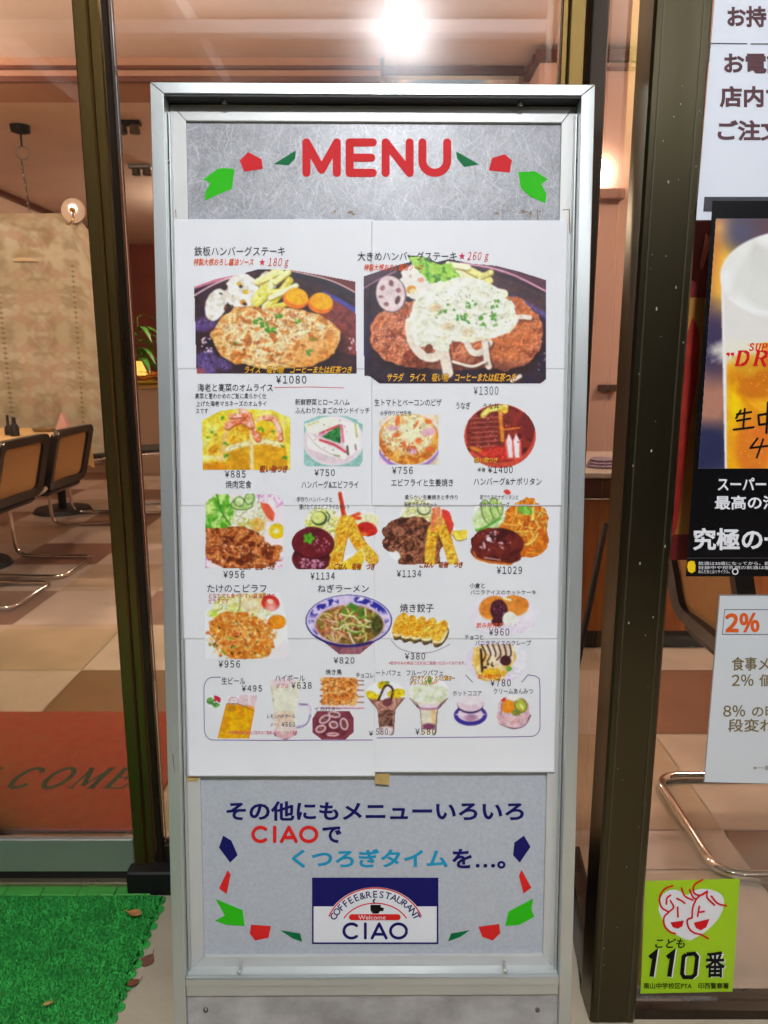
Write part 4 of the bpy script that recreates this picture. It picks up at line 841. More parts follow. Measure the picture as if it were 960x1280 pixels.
# alcove side glazing and the corner post
YP = -.38
xp0 = Xat(815, 60, YP); xp1 = Xat(888, 60, YP)
sw = empty('side_window', (xm2, 0, 0), 'narrow side window between the centre window and the corner post', 'window')
dx = xp0 + .006 - xm2
b = MB(); b.add([(.0, -.03, .12), (dx, -.305, .12), (dx, -.305, 2.3), (0, -.03, 2.3)], [(0, 1, 2, 3)]); b.build('glass_pane', M['glass_r'], sw)
b = MB(); b.prism([(0, -.032), (dx, -.303), (dx + .03, -.303), (.03, -.032)], lambda a, c, d: (a, c, d), .0, .12); b.build('bottom_rail', M['bronze_d'], sw)
cp = empty('corner_post', (xp0, YP, 0), 'thick olive bronze corner post between menu board and poster window', 'post')
b = MB(); upright(b, 0, xp1 - xp0, 0, .075, 0, 2.6, .004); shaft = b
b = MB()
for fx in (.16, .84): b.box((xp1 - xp0) * fx - .0012, (xp1 - xp0) * fx + .0012, -.0012, .002, .005, 2.59)
b.build('groove_line', mat('post_line', (74, 68, 50), .35, .5), cp)
r2 = random.Random(11); b = shaft
for k in range(46):
    x = .006 + r2.random() * (xp1 - xp0 - .012); z = .1 + r2.random() * 1.7; s = .0006 + r2.random() ** 3 * .0016; h = s * (1 + r2.random() * 2)
    b.box(x, x + s, -.0008, .0005, z, z + h, 0, 1)
b.build('shaft', [mat('bronze_post', (22, 18, 10), .32, .25, var=.14, vscale=14, stretch=(1, 1, .06), rvar=.06, spec=.9), mat('paint_fleck', (190, 190, 180), .6)], cp, 30)
bpy.data.materials['bronze_post'].node_tree.nodes['Principled BSDF'].inputs['Specular Tint'].default_value = (1.0, .86, .5, 1)
# poster window
dw = empty('poster_window', (xp1, YP, 0), 'large shop window on the right covered with posters', 'window')
b = MB(); b.box(.002, 1.5, .03, .036, .02, 2.3); b.build('glass_pane', M['glass_r'], dw)
b = MB(); b.box(.002, 1.5, .01, .06, 0, .0195); b.build('bottom_rail', M['bronze_d'], dw)
b = MB(); b.box(.002, 1.5, .0, .07, 2.301, 2.5); b.build('head_rail', M['bronze'], dw)
b = MB(); b.box(1.5, 1.6, .0, .07, 0, 2.5); b.build('post', M['bronze'], dw)
# facade above the openings
fac = MB(); fac.box(-2.4, xm2, -.02, .05, 2.41, 3.3); fac.box(xp1, 3.6, YP, YP + .07, 2.51, 3.3); fac.box(xm2 - .0, xp0 + .02, YP + .08, -.021, 2.41, 3.3)
tag(fac.build('facade_wall', mat('facade', (150, 140, 124), .8, 0, var=.08)), 'plain wall band above the shop entrance', 'wall')
fac = MB(); fac.box(-3.7, -1.95, -.02, .05, 0, 2.4); tag(fac.build('facade_wall', mat('facade_left', (150, 140, 124), .8, 0, var=.08)), 'plain wall to the left of the sliding door', 'wall')

# canopy over the pavement (seen in the glass) with its lamp and an added fill lamp
can = empty('canopy', (0, -2.2, 2.75), 'white framed canopy over the entrance reflected in the glass', 'canopy')
b = MB(); b.box(-3.5, 3.5, -2.0, 2.1, .1, .14); b.build('roof_sheet', mat('canopy_sheet', (190, 186, 178), .6, 0, var=.08, vscale=2), can)
for k in range(7):
    b = MB(); b.box(-3 + k, -2.93 + k, -2.0, 2.1, .0, .099, .004); b.build('rafter', mat('canopy_frame', (206, 206, 206), .4, .2) if k == 0 else bpy.data.materials['canopy_frame'], can)
b = MB(); b.box(-3.5, 3.5, -.3, -.22, -.06, -.001, .004); b.box(-3.5, 3.5, 1.5, 1.56, -.06, -.001, .004); b.build('crossbar', bpy.data.materials['canopy_frame'], can)
def lamp(name, x, y, z, r, strength, color, label, group=None, drop=True, cat='lamp'):
    e_ = empty(name, (x, y, z), label, cat, group)
    b = MB(); b.lathe([(.001, .06), (r * .5, .06), (r * .55, .052), (.001, .05)] if r < .1 else [(.001, .199), (.05, .199), (.055, .185), (.008, .18), (.008, .06), (.05, .06), (.06, .05), (.001, .05)] if r < .12 else [(.001, .04), (r * .7, .04), (r * .75, .0), (r * .72, -.004)], n=24); b.build('mount', M['black'], e_, 30)
    b = MB(); pr = [(r * math.sin(t), -.005 - r * .55 * (1 - math.cos(t)) * 0 - r * .6 * math.cos(t)) for t in np.linspace(.02, math.pi * (.5 if 'wall' in name else .82), 12)]
    b.lathe(pr, n=24); b.build('diffuser', mat(name + '_glow', (250, 248, 240), .5, emit=color, es=strength), e_, 30)
    return e_
_el = lamp('entrance_lamp', .06, -2.1, 2.6, .072, OUT_LAMP, (246, 248, 255), 'round white lamp under the canopy outside the entrance')
b = MB(); b.prism([(.058 * math.cos(q), .014 * math.sin(q)) for q in np.linspace(0, 6.283, 17)[:-1]], lambda a, c, d: (a, d, c - .03), .085, .09); b.tube([(0, .086, -.03), (0, .086, .03), (0, .03, .04)], .004, 6); b.build('lamp_clip', M['black'], _el)
_wl = lamp('wall_lamp', 1.10, 2.60, 2.11, .055, 28.0, (255, 240, 222), 'bright round lamp on the pink wall seen in the narrow side window')
_wl.rotation_euler = (math.radians(-90), 0, 0)
lamp('fill_lamp', 1.6, -3.4, 2.62, .10, OUT_LAMP2, (246, 248, 255), 'added round white fill lamp at the outer edge of the canopy')  # unseen second lamp, added to even out the light outside
for i, (x, y, lab) in enumerate(((1.79, 4.9, 'added ceiling lamp out of view behind the partition wall'), (-1.0, 1.3, 'added unseen ceiling lamp just inside the glass door'), (-2.6, 2.3, 'added unseen ceiling lamp above the left tables'), (-1.6, 6.4, 'added unseen ceiling lamp towards the back wall'), (1.9, 1.2, 'added unseen ceiling lamp above the poster window'))):
    lamp('fill_ceiling_lamp', x, y, CEIL - .2, .105, IN_LAMP, (255, 232, 208), lab, 'added unseen ceiling lamps of the dining room')  # lamps out of view, added to light the dining room

# =================================================================== MENU BOARD
sign = bpy.data.objects.new('menu_board', None); COL.objects.link(sign); sign.matrix_world = SIGN_M
tag(sign, 'tall aluminium framed menu board with red MENU lettering leaning back slightly', 'menu board')
def sx_at(px, py, w=0.0): return on_sign(px, py, w)
tl = sx_at(187.5, 101); tr = sx_at(744, 107); bl = sx_at(217, 1268); br = sx_at(714, 1255)
U0 = float((tl[0] + bl[0]) / 2); U1 = float((tr[0] + br[0]) / 2); VT = float((tl[2] + tr[2]) / 2)
print('sign corners', tl, tr, bl, br)
FW = float(sx_at(204.5, 110)[0] - sx_at(187.5, 110)[0])   # face width
RD = .031
FT = float(sx_at(465, 104.5)[2] - sx_at(465, 118.5)[2])
IL = -RD
i_l = float(sx_at(210.5, 250, IL)[0]); i_r = float(sx_at(721, 250, IL)[0])
p_l = float(sx_at(233.5, 200, IL)[0]); p_r = float(sx_at(701, 200, IL)[0])
p_t = float(sx_at(465, 152, IL)[2]); i_b = float(sx_at(465, 1212, IL)[2]); p_b = float(sx_at(465, 1195, IL)[2])
led = float(sx_at(465, 1224, 0)[2])
def bar(name, poly, y0, y1, m, bev=True):
    """a frame bar whose front outline is poly (u,v), from depth y0 to y1"""
    b = MB(); b.prism(poly, lambda a, c, d: (a, d, c), y0, y1); o = b.build(name, m, sign)
    md = o.modifiers.new('bevel', 'BEVEL'); md.width = .0009; md.segments = 2; md.limit_method = 'ANGLE'
    return o
g_ = .0003
bar('outer_frame', [(U0, VT), (U1, VT), (U1 - FW, VT - FT), (U0 + FW, VT - FT)], 0, .075, M['alu'])
bar('outer_frame', [(U0, VT - g_ * 2), (U0 + FW, VT - FT - g_), (U0 + FW, .0), (U0, .0)], 0, .075, M['alu'])
bar('outer_frame', [(U1, VT - g_ * 2), (U1, .0), (U1 - FW, .0), (U1 - FW, VT - FT - g_)], 0, .075, M['alu'])
it = VT - FT - .0002
bar('inner_frame', [(U0 + FW + .0004, it - .0), (U1 - FW - .0004, it), (p_r, p_t), (p_l, p_t)], RD, .072, M['alu_in'])
bar('inner_frame', [(U0 + FW + .0004, it - .001), (p_l, p_t - g_), (p_l, p_b + .0003), (U0 + FW + .0004, i_b)], RD, .072, M['alu_in'])
bar('inner_frame', [(U1 - FW - .0004, it - .001), (U1 - FW - .0004, i_b), (p_r, p_b + .0003), (p_r, p_t - g_)], RD, .072, M['alu_in'])
bar('inner_frame', [(p_l, p_b), (p_r, p_b), (U1 - FW - .0004, i_b - .0003), (U0 + FW + .0004, i_b - .0003)], RD - .0, .072, M['alu_in'])
b = MB(); b.box(U0 + FW + .0006, U1 - FW - .0006, .002, RD + .03, VT - FT - .0035, VT - FT - .0003); b.build('recess_shade', M['black'], sign)  # black strip standing in for the shade under the top frame
b = MB(); b.box(U0 + FW + .001, U1 - FW - .001, RD - .0035, RD - .0006, it - .0045, it - .004); b.build('recess_shade', M['black'], sign)  # second black strip of the recess shade, across the inner frame
# the hinge channels down both sides of the recess
for s_ in (-1, 1):
    u = U0 + FW + .001 if s_ < 0 else U1 - FW - .001
    b = MB(); b.box(min(u, u - s_ * .0035), max(u, u - s_ * .0035), RD - .012, RD - .0005, i_b + .004, it - .02, .0006); b.build('side_channel', M['alu'], sign)
# ledge
b = MB(); b.prism([(0.0, led), (.0, led - .012), (.071, led - .012), (.071, led + .002), (RD, led + .002), (.012, led + .0005), (.006, led + .003), (.001, led + .003)], lambda a, c, d: (d, a, c), U0 + FW + .0005, U1 - FW - .0005)
lo_ = b.build('bottom_ledge', M['alu'], sign)
b = MB(); b.box(U0 + FW + .0005, U1 - FW - .0005, .004, .06, led - .034, led - .0125, .001); b.build('bottom_rail', M['alu'], sign)
b = MB(); b.box(U0 + FW + .0005, U1 - FW - .0005, .010, .05, .004, led - .0345); b.build('kick_panel', M['kick'], sign)
b = MB(); b.box(U0 + FW, U1 - FW, .0755, .08, .1, VT - .02); b.build('back_sheet', M['alu'], sign)
# rear strut
b = MB(); b.tube([(U0 + .08, .081, .9), (U0 + .08, .30, .035)], .012); b.tube([(U1 - .12, .081, .9), (U1 - .12, .30, .035)], .012); b.tube([(U0 + .08, .26, .2), (U1 - .12, .26, .2)], .009); b.build('rear_leg', M['alu'], sign, 40)
# screws
def screw(px, py, w, r=.0042, ax='y', m='screw'):
    p = sx_at(px, py, w); b = MB()
    b.lathe([(.0003, -.0022), (r * .7, -.002), (r, -.0006), (r, .002)], c=(p[0], p[1], p[2]), n=12, axis='y'); b.build('screw', M[m], sign, 40)
screw(257, 1263, -.008); screw(672, 1263, -.008)
for px, py in ((299, 1217), (632, 1218)):
    p = sx_at(px, py, -.012); b = MB(); b.lathe([(.0004, .0062), (.004, .006), (.0045, .004), (.003, .003), (.003, 0)], c=(p[0], p[1], led + .001), n=14); b.tube([(p[0], p[1] + .002, led + .004), (p[0], RD - .001, led + .012)], .0025, 8); b.build('screw', mat('bright_screw', (235, 235, 225), .25, .8) if 'bright_screw' not in bpy.data.materials else bpy.data.materials['bright_screw'], sign, 40)
for px, py in ((281, 125.5), (650, 127)):
    p = sx_at(px, py, -.02); b = MB(); b.lathe([(.0002, -.006), (.004, -.0055), (.005, -.003), (.005, 0)], c=(p[0], .016, VT - FT - .0036), n=12); b.build('screw', M['screw'], sign, 40)
for px, py in ((210.5, 203.5), (722, 202), (230, 1155), (701, 1151)):
    p = sx_at(px, py, -RD + .006); b = MB(); b.lathe([(.0003, -.003), (.003, -.0028), (.0038, -.001), (.0038, .002)], c=(p[0], RD - .012, p[2]), n=12, axis='y'); b.build('screw', M['screw'], sign, 40)

# panel with its fibres
PW = -RD - .006
P = Pic(228, 150, 706, 282, step=.72); P.c = P.tex([(150, 152, 156), (164, 166, 170), (172, 174, 178)], 24, 3, 4, 1.2); P.c += (P.tex([(-10,) * 3, (10,) * 3], 1.6, 8, 2, 1.6)); rs = np.random.RandomState(5)
for k in range(1500):
    x = 228 + rs.rand() * 478; y = 150 + rs.rand() * 132; th = rs.rand() * 6.283 if rs.rand() < .4 else (math.pi / 2 + (rs.rand() - .5) * 1.5); Lh = 6 + rs.rand() ** 2 * 34; dth = (rs.rand() - .5) * .35
    n = 6; pts = [(x, y)]
    for j in range(n): x += math.cos(th) * Lh / n; y += math.sin(th) * Lh / n; th += dth; pts.append((x, y))
    a = np.array(pts); i0, i1 = np.searchsorted(P.y, (a[:, 1].min() - 1.5, a[:, 1].max() + 1.5)); j0, j1 = np.searchsorted(P.x, (a[:, 0].min() - 1.5, a[:, 0].max() + 1.5))
    if i1 - i0 < 2 or j1 - j0 < 2: continue
    sub = Pic.__new__(Pic); sub.X = P.X[i0:i1, j0:j1]; sub.Y = P.Y[i0:i1, j0:j1]
    m = sub.st(pts, .25 + rs.rand() * .35, .8) * (.25 + .6 * rs.rand())
    col = (226, 228, 232) if rs.rand() < .8 else (120, 122, 126)
    P.c[i0:i1, j0:j1] = P.c[i0:i1, j0:j1] * (1 - m[..., None]) + np.array(col) * m[..., None]
pan = grid_object('panel', P.X, P.Y, P.c, P.m, lambda x, y: on_sign(x, y, PW), M['panelcol'], sign)
b = MB(); c4 = [on_sign(x, y, PW - .0004) for x, y in ((222, 145), (714, 145), (708, 1215), (236, 1215))]
b.add(c4, [(0, 1, 2, 3)])
lowm = mat('fibre_panel_low', (176, 182, 190), .38, 0, vscale=170, bump=.05, bscale=300, col2=(190, 196, 203))
b.build('panel', lowm, sign)
on_panel = lambda x, y, d=0.0: on_sign(x, y, PW + .0006 + np.asarray(d) * 2.0)
# MENU
MW = 10.2
strokes_px('menu_letter', [[(383, 216), (383, 178), (402, 212), (421, 178), (421, 216)]], MW, on_panel, I['mr'], sign)
strokes_px('menu_letter', [[(466, 178), (437, 178), (437, 216), (466, 216)], [(437, 197), (464, 197)]], MW, on_panel, I['mr'], sign)
strokes_px('menu_letter', [[(482, 216), (482, 178), (512, 216), (512, 178)]], MW, on_panel, I['mr'], sign)
strokes_px('menu_letter', [[(528, 178), (528, 201)] + arc(543.5, 201, 15.5, 15, 180, 0, 12)[1:-1] + [(559, 201), (559, 178)]], MW, on_panel, I['mr'], sign)
def leaf(pts, m, lab): 
    o = poly_px('leaf_decal', pts, on_panel, I[m], sign); return o
for pts, m in (([(255.6, 251), (257, 239), (263, 229), (254, 224), (272, 211), (279, 210), (293, 211), (290, 236), (268, 245)], 'grn'),
               ([(310, 190), (327, 199), (328.6, 211), (305, 214.5), (299.6, 200.6)], 'mr'), ([(342, 205), (369.7, 188), (369, 198), (361, 206.5)], 'dgrn'),
               ([(570, 189), (599, 205.4), (580, 208.5), (571.5, 198)], 'dgrn'), ([(615, 197.6), (631, 192.7), (640, 200.6), (637, 215.7), (611, 213)], 'mr'),
               ([(647.7, 215), (669, 214), (685, 224), (676.7, 230), (683, 242), (682, 254), (663, 246), (651, 235)], 'grn')): leaf(pts, m, '')
cv = lambda L: [(220 + a / 1.92, 970 + c / 1.92) for a, c in L]
for L_, m in (([(113, 143), (133, 155), (148, 190), (130, 208), (103, 172)], 'navy'), ([(124, 226), (131, 236), (122, 283), (103, 270)], 'red'), ([(95, 295), (160, 322), (165, 360), (120, 357), (93, 347), (117, 335)], 'grn'), ([(180, 357), (228, 360), (222, 388), (190, 395), (177, 378)], 'red'), ([(250, 370), (298, 378), (303, 398), (280, 390)], 'dgrn'),
              ([(835, 143), (851, 170), (825, 208), (809, 190), (812, 160)], 'navy'), ([(829, 225), (853, 268), (834, 282), (823, 240)], 'red'), ([(858, 294), (853, 320), (860, 338), (825, 357), (790, 360), (798, 325)], 'grn'), ([(726, 362), (776, 355), (778, 378), (760, 395), (735, 386)], 'red'), ([(653, 397), (660, 378), (705, 370), (683, 386)], 'dgrn')): leaf(cv(L_), m, '')
def sign_text(t, bb, m, off=.02, name='lettering', fn=on_panel, parent=sign, shear=0.0):
    x, y, f = text_px(t, *bb, off, shear); return flat_mesh(name, x, y, f, fn, I[m], parent, TZ)
sign_text('その他にもメニューいろいろ', (283, 1001.5, 655, 1026), 'navy', .026)
sign_text('で', (403, 1033, 427, 1054), 'navy', .026)
sign_text('くつろぎタイム', (365, 1061, 560, 1085), 'cyan', .026)
sign_text('を…。', (565, 1061, 632, 1086), 'navy', .026)
def ciao(x0, y0, x1, y1, w, m, fn=on_panel):
    s = (x1 - x0) / 83.0; h = y1 - y0; hw = w / 2; t = y0 + hw; bt = y1 - hw; mid = (t + bt) / 2; ry = (bt - t) / 2
    X = lambda a: x0 + a * s
    strokes_px('lettering', [arc(X(11.5), mid, 11.5 * s - hw, ry, -48, -312, 16)], w, fn, I[m], sign)
    strokes_px('lettering', [[(X(29), t), (X(29), bt)]], w, fn, I[m], sign)
    strokes_px('lettering', [[(X(37.5), bt), (X(46.5), t), (X(55.5), bt)], [(X(41), mid + ry * .45), (X(52), mid + ry * .45)]], w, fn, I[m], sign)
    strokes_px('lettering', [arc(X(71), mid, 12 * s - hw, ry, 0, 360, 24)], w, fn, I[m], sign, cap=False)
ciao(314, 1032, 398, 1054, 4.4, 'red')
# logo plate
poly_px('logo_plate', [(390, 1097), (548, 1097), (548, 1180), (390, 1180)], lambda x, y: on_sign(x, y, PW + .0003), I['white'], sign)
poly_px('logo_band', [(390, 1097), (548, 1097), (548, 1133), (390, 1133)], on_panel, I['navy'], sign)
L2 = lambda x, y, d=0.0: on_sign(x, y, PW + .0009 + np.asarray(d))
L3 = lambda x, y, d=0.0: on_sign(x, y, PW + .0012 + np.asarray(d))
strokes_px('logo_border', [[(391, 1098), (547, 1098), (547, 1179), (391, 1179), (391, 1097)]], 2, L2, I['navy'], sign, cap=False)
poly_px('logo_dome', arc(469, 1166, 64, 57, 202, 338, 24), L2, I['white'], sign)
strokes_px('logo_arc', [arc(469, 1166, 62, 56, 202, 338, 24)], 1.6, L3, I['red'], sign); strokes_px('logo_arc', [arc(469, 1164, 44, 35, 208, 332, 20)], 1.5, L3, I['red'], sign)
tx = 'COFFEE&RESTAURANT'; X_ = []; Y_ = []; F_ = []
for i, ch in enumerate(tx):
    a = math.radians(205 + (335 - 205) * i / (len(tx) - 1)); v, f = text_verts(ch, .012); lo = v.min(0); hi = v.max(0)
    u = (v[:, 0] - (lo[0] + hi[0]) / 2) * 12.0; w_ = v[:, 1] * 12.0; cx, cy = 469 + 53 * math.cos(a), 1166 + 44 * math.sin(a); q = a + math.pi / 2
    b0 = len(X_); X_ += list(cx + u * math.cos(q) + w_ * math.sin(q)); Y_ += list(cy + u * math.sin(q) - w_ * math.cos(q)); F_ += [tuple(b0 + j for j in ff) for ff in f]
flat_mesh('lettering', X_, Y_, F_, L3, I['navy'], sign)
strokes_px('logo_bar', [[(440, 1146.5), (497, 1146.5)]], 7.5, L3, I['red'], sign)
sign_text('Welcome', (448, 1144, 482, 1149.5), 'white', .0, fn=lambda x, y, d=0: on_sign(x, y, PW + .0016))
poly_px('cup_mark', [(463, 1131), (476, 1131), (476, 1134), (480, 1135), (479, 1139), (475, 1139), (473, 1142), (466, 1142), (463, 1138)], L3, I['vk'], sign)
strokes_px('cup_steam', [[(468, 1129), (466.5, 1126), (468.5, 1124)]], 1.8, L3, I['vk'], sign)
ciao(428, 1153, 510, 1174.5, 3.6, 'navy', L3)

# =================================================================== PAPER SHEETS
WP = -RD + .0016
Lx = lambda y: 215 + .0273 * (y - 273); Rx = lambda y: 710.5 - .0235 * (y - 273)
seam = lambda y: np.where(np.asarray(y) < 630, 464.0, 468.8)
ROWS = [274, 459, 630, 796.5, 968]
def ripple(x, y): return (fbm(x, y, 80, 61, 2) - .5) * .0022
LAY = {(0, 0): .0012, (0, 1): .0018, (1, 0): .00112, (1, 1): .00172, (2, 0): .00104, (2, 1): .0005, (3, 0): .00096, (3, 1): .00042}
def sheet_w(r, c, x, y):
    w = WP + LAY[(r, c)] + ripple(x, y)
    if r == 3: w = w + .0035 * np.clip((np.asarray(y) - 930) / 38, 0, 1.1) ** 2
    s = seam(y)
    if (r < 2 and c == 0): w = w - .0008 * np.clip((x - (s - 9)) / 9, 0, 1) ** 2
    return w
SHEETS = {}
names = {(0, 0): 'top left menu sheet showing a golden hamburg steak', (0, 1): 'top right menu sheet showing a large steak heaped with onion', (1, 0): 'left menu sheet with the omelette and sandwich pictures', (1, 1): 'right menu sheet with the pizza and eel bowl pictures',
         (2, 0): 'left menu sheet with grilled meat plate and noodle bowl', (2, 1): 'right menu sheet with spaghetti plate and fried dumplings', (3, 0): 'bottom left menu sheet with beer, highball and skewers', (3, 1): 'bottom right menu sheet with parfaits, cocoa and crepe'}
for r in range(4):
    for c in range(2):
        y0 = ROWS[r] - (0 if (r == 0) else .0); y1 = ROWS[r + 1] + (2.5 if r < 3 else (2.5 if c == 0 else -2.5))
        if r == 0 and c == 1: y0 += 1.5
        n = 96; vv = np.linspace(0, 1, n); uu = np.linspace(0, 1, n)
        UU, VV = np.meshgrid(uu, vv); Yp = y0 + (y1 - y0) * VV
        sl = np.full(Yp.shape, 464.0 if r < 2 else 468.8)
        if c == 0: a = Lx(Yp) + (0 if r % 2 == 0 else 1.2); e_ = sl + (3 if r < 2 else 0)
        else: a = sl - (0 if r < 2 else 3); e_ = Rx(Yp) - (0 if r < 2 else 1.0)
        Xp = a + (e_ - a) * UU
        o = grid_object('menu_sheet', Xp, Yp, None, np.ones(Xp.shape, bool), lambda x, y, r=r, c=c: on_sign(x, y, sheet_w(r, c, x, y)), M['paper'], None)
        md = o.modifiers.new('thickness', 'SOLIDIFY'); md.thickness = .00012; md.offset = -1
        o.matrix_world = SIGN_M
        tag(o, 'white ' + names[(r, c)], 'menu sheet', 'menu sheets taped on the board')
        SHEETS[(r, c)] = o
def row_of(y):
    return 0 if y < ROWS[1] else 1 if y < ROWS[2] else 2 if y < ROWS[3] else 3
def col_of(x, y): return 0 if x < (464 if y < 630 else 468.8) else 1
def top_w(x, y, r, c, d): return sheet_w(r, c, x, y) + d
for fn_, lab in DISHES:
    P = fn_()
    R = np.digitize(P.Y, ROWS[1:4]); Cc = (P.X >= np.where(P.Y < 630, 464.0, 468.8)).astype(int)
    for r in range(4):
        for c in range(2):
            m = P.m & (R == r) & (Cc == c)
            if m.sum() < 6: continue
            # let neighbouring pieces meet
            g2 = m.copy(); 
            g2[1:, :] |= m[:-1, :]; g2[:, 1:] |= m[:, :-1]
            if c == (1 if r < 2 else 0):
                h2 = g2.copy(); g2[:, :-1] |= h2[:, 1:]; g2[:, 1:] |= h2[:, :-1]
            g2 &= P.m
            o = grid_object('dish_photo', P.X, P.Y, P.c, g2, lambda x, y, r=r, c=c: on_sign(x, y, sheet_w(r, c, x, y) + .00045), M['print'], SHEETS[(r, c)])
            if o: o['label'] = lab
# printed words
TXT = """鉄板ハンバーグステーキ|243 308 356 320|k
特製大根おろし醤油ソース|242 323 317 332|o|s
★|324 322.5 331.5 332|p
180|335 322.5 352.5 332.5|r|s
g|355.5 325 361 335|r|s
大きめハンバーグステーキ|447 314.5 571 326|k
★|573.5 315 581.5 324.5|p
260|584 315 602 325|r|s
g|605.5 317.5 611 327.5|r|s
特製大根おろし醤油ソース|455 330 529 338.5|o|s
ライス　吸い物　コーヒーまたは紅茶つき|306 457.5 440 467|y|s
サラダ　ライス　吸い物　コーヒーまたは紅茶つき|484 466.5 645 477|y|s
￥1080|345 469.5 383 479.5|k
¥1300|592 483 623 493.5|g
海老と高菜のオムライス|247 479.5 341 489.5|k
高菜と茎わかめのご飯に柔らかく仕|244 491.5 333 498.5|k
上げた海老マヨネーズのオムライ|245 501 333 508|k
スです|245 510.5 260 517|k
新鮮野菜とロースハム|369 498.5 437 506.5|k
ふんわりたまごのサンドイッチ|369 509 462 517|k
生トマトとベーコンのピザ|468 498.5 552 507.5|k
☆手作りピザ生地|475 513 514 519.5|k
うなぎ|570 502.5 588 511.5|k
うな丼|604 504 624 512|k
￥885|281 588 307 597|k
吸い物つき|325 582 359 590.5|b|s
￥750|393 586.5 418.5 595|k
￥756|490 583.5 516 592.5|k
吸い物つき|593 571.5 622 578.5|y|s
半身|597 584.5 607 590|k
￥1400|610 582.5 641 591.5|k
焼肉定食|282 600.5 314.5 610.5|k
ハンバーグ&エビフライ|377 601 448 610.5|k
エビフライと生姜焼き|489 598.5 566.5 608|k
ハンバーグ&ナポリタン|592 597 677 606.5|k
手作りハンバーグと|371 621 415 627.5|k
揚げたてのエビフライのセット|374 630 437 637|k
柔らかい生姜焼きと手作り|506 618.5 572 624.5|k
海老フライのセット|505 627.5 546 634|k
茹でたてのナポリタンと|600 618.5 648 624.5|k
手作りハンバーグ|599 627.5 637 634|k
￥956|279 713.5 305.5 722.5|k
￥1134|388 715.5 418.5 724.5|k
￥1134|496 712.5 526.5 721.5|k
￥1029|621 708 652.5 717.5|k
ごはん　吸物　つき|418 704.5 468 712|b|s
ごはん　吸物　つき|525 702.5 578 709.5|b|s
ごはん　吸物　つき|300 705.5 343 712|b|s
たけのこピラフ|259 730.5 333 740.5|k
どなたでも食べやすい醤油風味の|261 741.5 344 748|r
ピラフです|261 748.5 286 754.5|r
ねぎラーメン|397 730.5 461 740.5|k
焼き餃子|500 754.5 542 765.5|k
小倉と|587 728.5 606 735.5|k
バニラアイスのホットケーキ|588 737.5 670 743.5|k
￥960|611 785.5 636.5 794.5|k
飲み物付き|595 778 628 785.5|o|s
￥956|273 825.5 300 834.5|k
￥820|417 821.5 443 829.5|k
￥380|506 816 531.5 824.5|k
※餃子のみの単品ご注文はご遠慮いただいております。|486 826.5 582 831|pk
チョコと|581 793.5 604 799.5|k
バニラアイスのクレープ|594 800.5 664 807|k
飲み物付き|597 842.5 627 849|o|s
￥780|613 849 638.5 858|k
生ビール|277 846.5 306.5 855.5|k
￥495|302 856.5 327.5 864.5|k
ハイボール|344 843.5 381 851.5|k
ダブル|345 854 361 860.5|pk|s
￥638|364 852.5 389.5 861|k
レモンハイボール|334 892.5 369 898|k
ダブル|338 903.5 349 908|pk|s
￥660|352 902.5 369 908.5|k
※お食事の方は単品ご注文はご遠慮いただいております|284 913.5 372 918|pk
焼き鳥|407 836.5 427 843.5|k
イカバター|393 883.5 426 888.5|k
チョコレ|445 841 467 847.5|k
ートパフェ|470 837.5 501 844.5|k
フルーツパフェ|508 837.5 554 844.5|k
バニラアイス・カスピ海ヨー|513 845 568 850.5|y|s
グルト入り|513 851 533 856|y|s
ホットココア|566 863.5 602 870|k
クリームあんみつ|617 860.5 666 867.5|k
￥|461 913.5 466.5 920|k
580|470 910.5 485 918.5|k
￥580|519 910.5 545 918.5|k"""
k_ = 0
for ln in TXT.split('\n'):
    q = ln.split('|'); bb = list(map(float, q[1].split())); sh = .28 if len(q) > 3 else 0.0
    bold = .011 if (q[2] in 'oybp') else .009 if '￥' in q[0] else .004
    x, y, f = text_px(q[0], *bb, bold, sh); tzm = TZ
    cx, cy = (bb[0] + bb[2]) / 2, (bb[1] + bb[3]) / 2; r, c = row_of(cy), col_of(cx, cy)
    # lift over a neighbouring sheet where the line crosses a seam
    top = lambda x, y: np.maximum.reduce([WP + LAY[(rr_, cc_)] + ripple(x, y) for rr_ in range(max(0, row_of(bb[1])), row_of(bb[3]) + 1) for cc_ in range(col_of(bb[0], cy), col_of(bb[2], cy) + 1)])
    k_ += 1
    if q[2] == 'y' or (q[2] == 'b'):
        m2 = mat('ink_outline', (96, 44, 12), .45) if 'ink_outline' not in bpy.data.materials else bpy.data.materials['ink_outline']
        x2, y2, f2 = text_px(q[0], bb[0] - .7, bb[1] - .7, bb[2] + .7, bb[3] + .7, .035, sh)
        flat_mesh('lettering_outline', x2, y2, f2, lambda x, y: on_sign(x, y, top(x, y) + .0007), m2, SHEETS[(r, c)], TZ)
    flat_mesh('price' if '￥' in q[0] or '¥' in q[0] else 'lettering', x, y, f, lambda x, y: on_sign(x, y, top(x, y) + .0010), I[q[2]], SHEETS[(r, c)], tzm)
def sheet_line(name, pts, w, m, r, c):
    strokes_px(name, [pts], w, lambda x, y, d=0: on_sign(x, y, sheet_w(r, c, x, y) + .0006 + np.asarray(d)), I[m], SHEETS[(r, c)], cap=False)
sheet_line('border_line', [(276, 846.5)] + arc(266, 860, 11, 13.5, -90, -180, 6) + [(255, 880), (255.5, 910)] + arc(266, 912, 10.5, 13, 180, 90, 6) + [(330, 925.5), (350, 925.4), (370, 925.3), (390, 925.2), (410, 925.2), (430, 925.1), (450, 925), (466, 925)], 1.1, 'v', 3, 0)
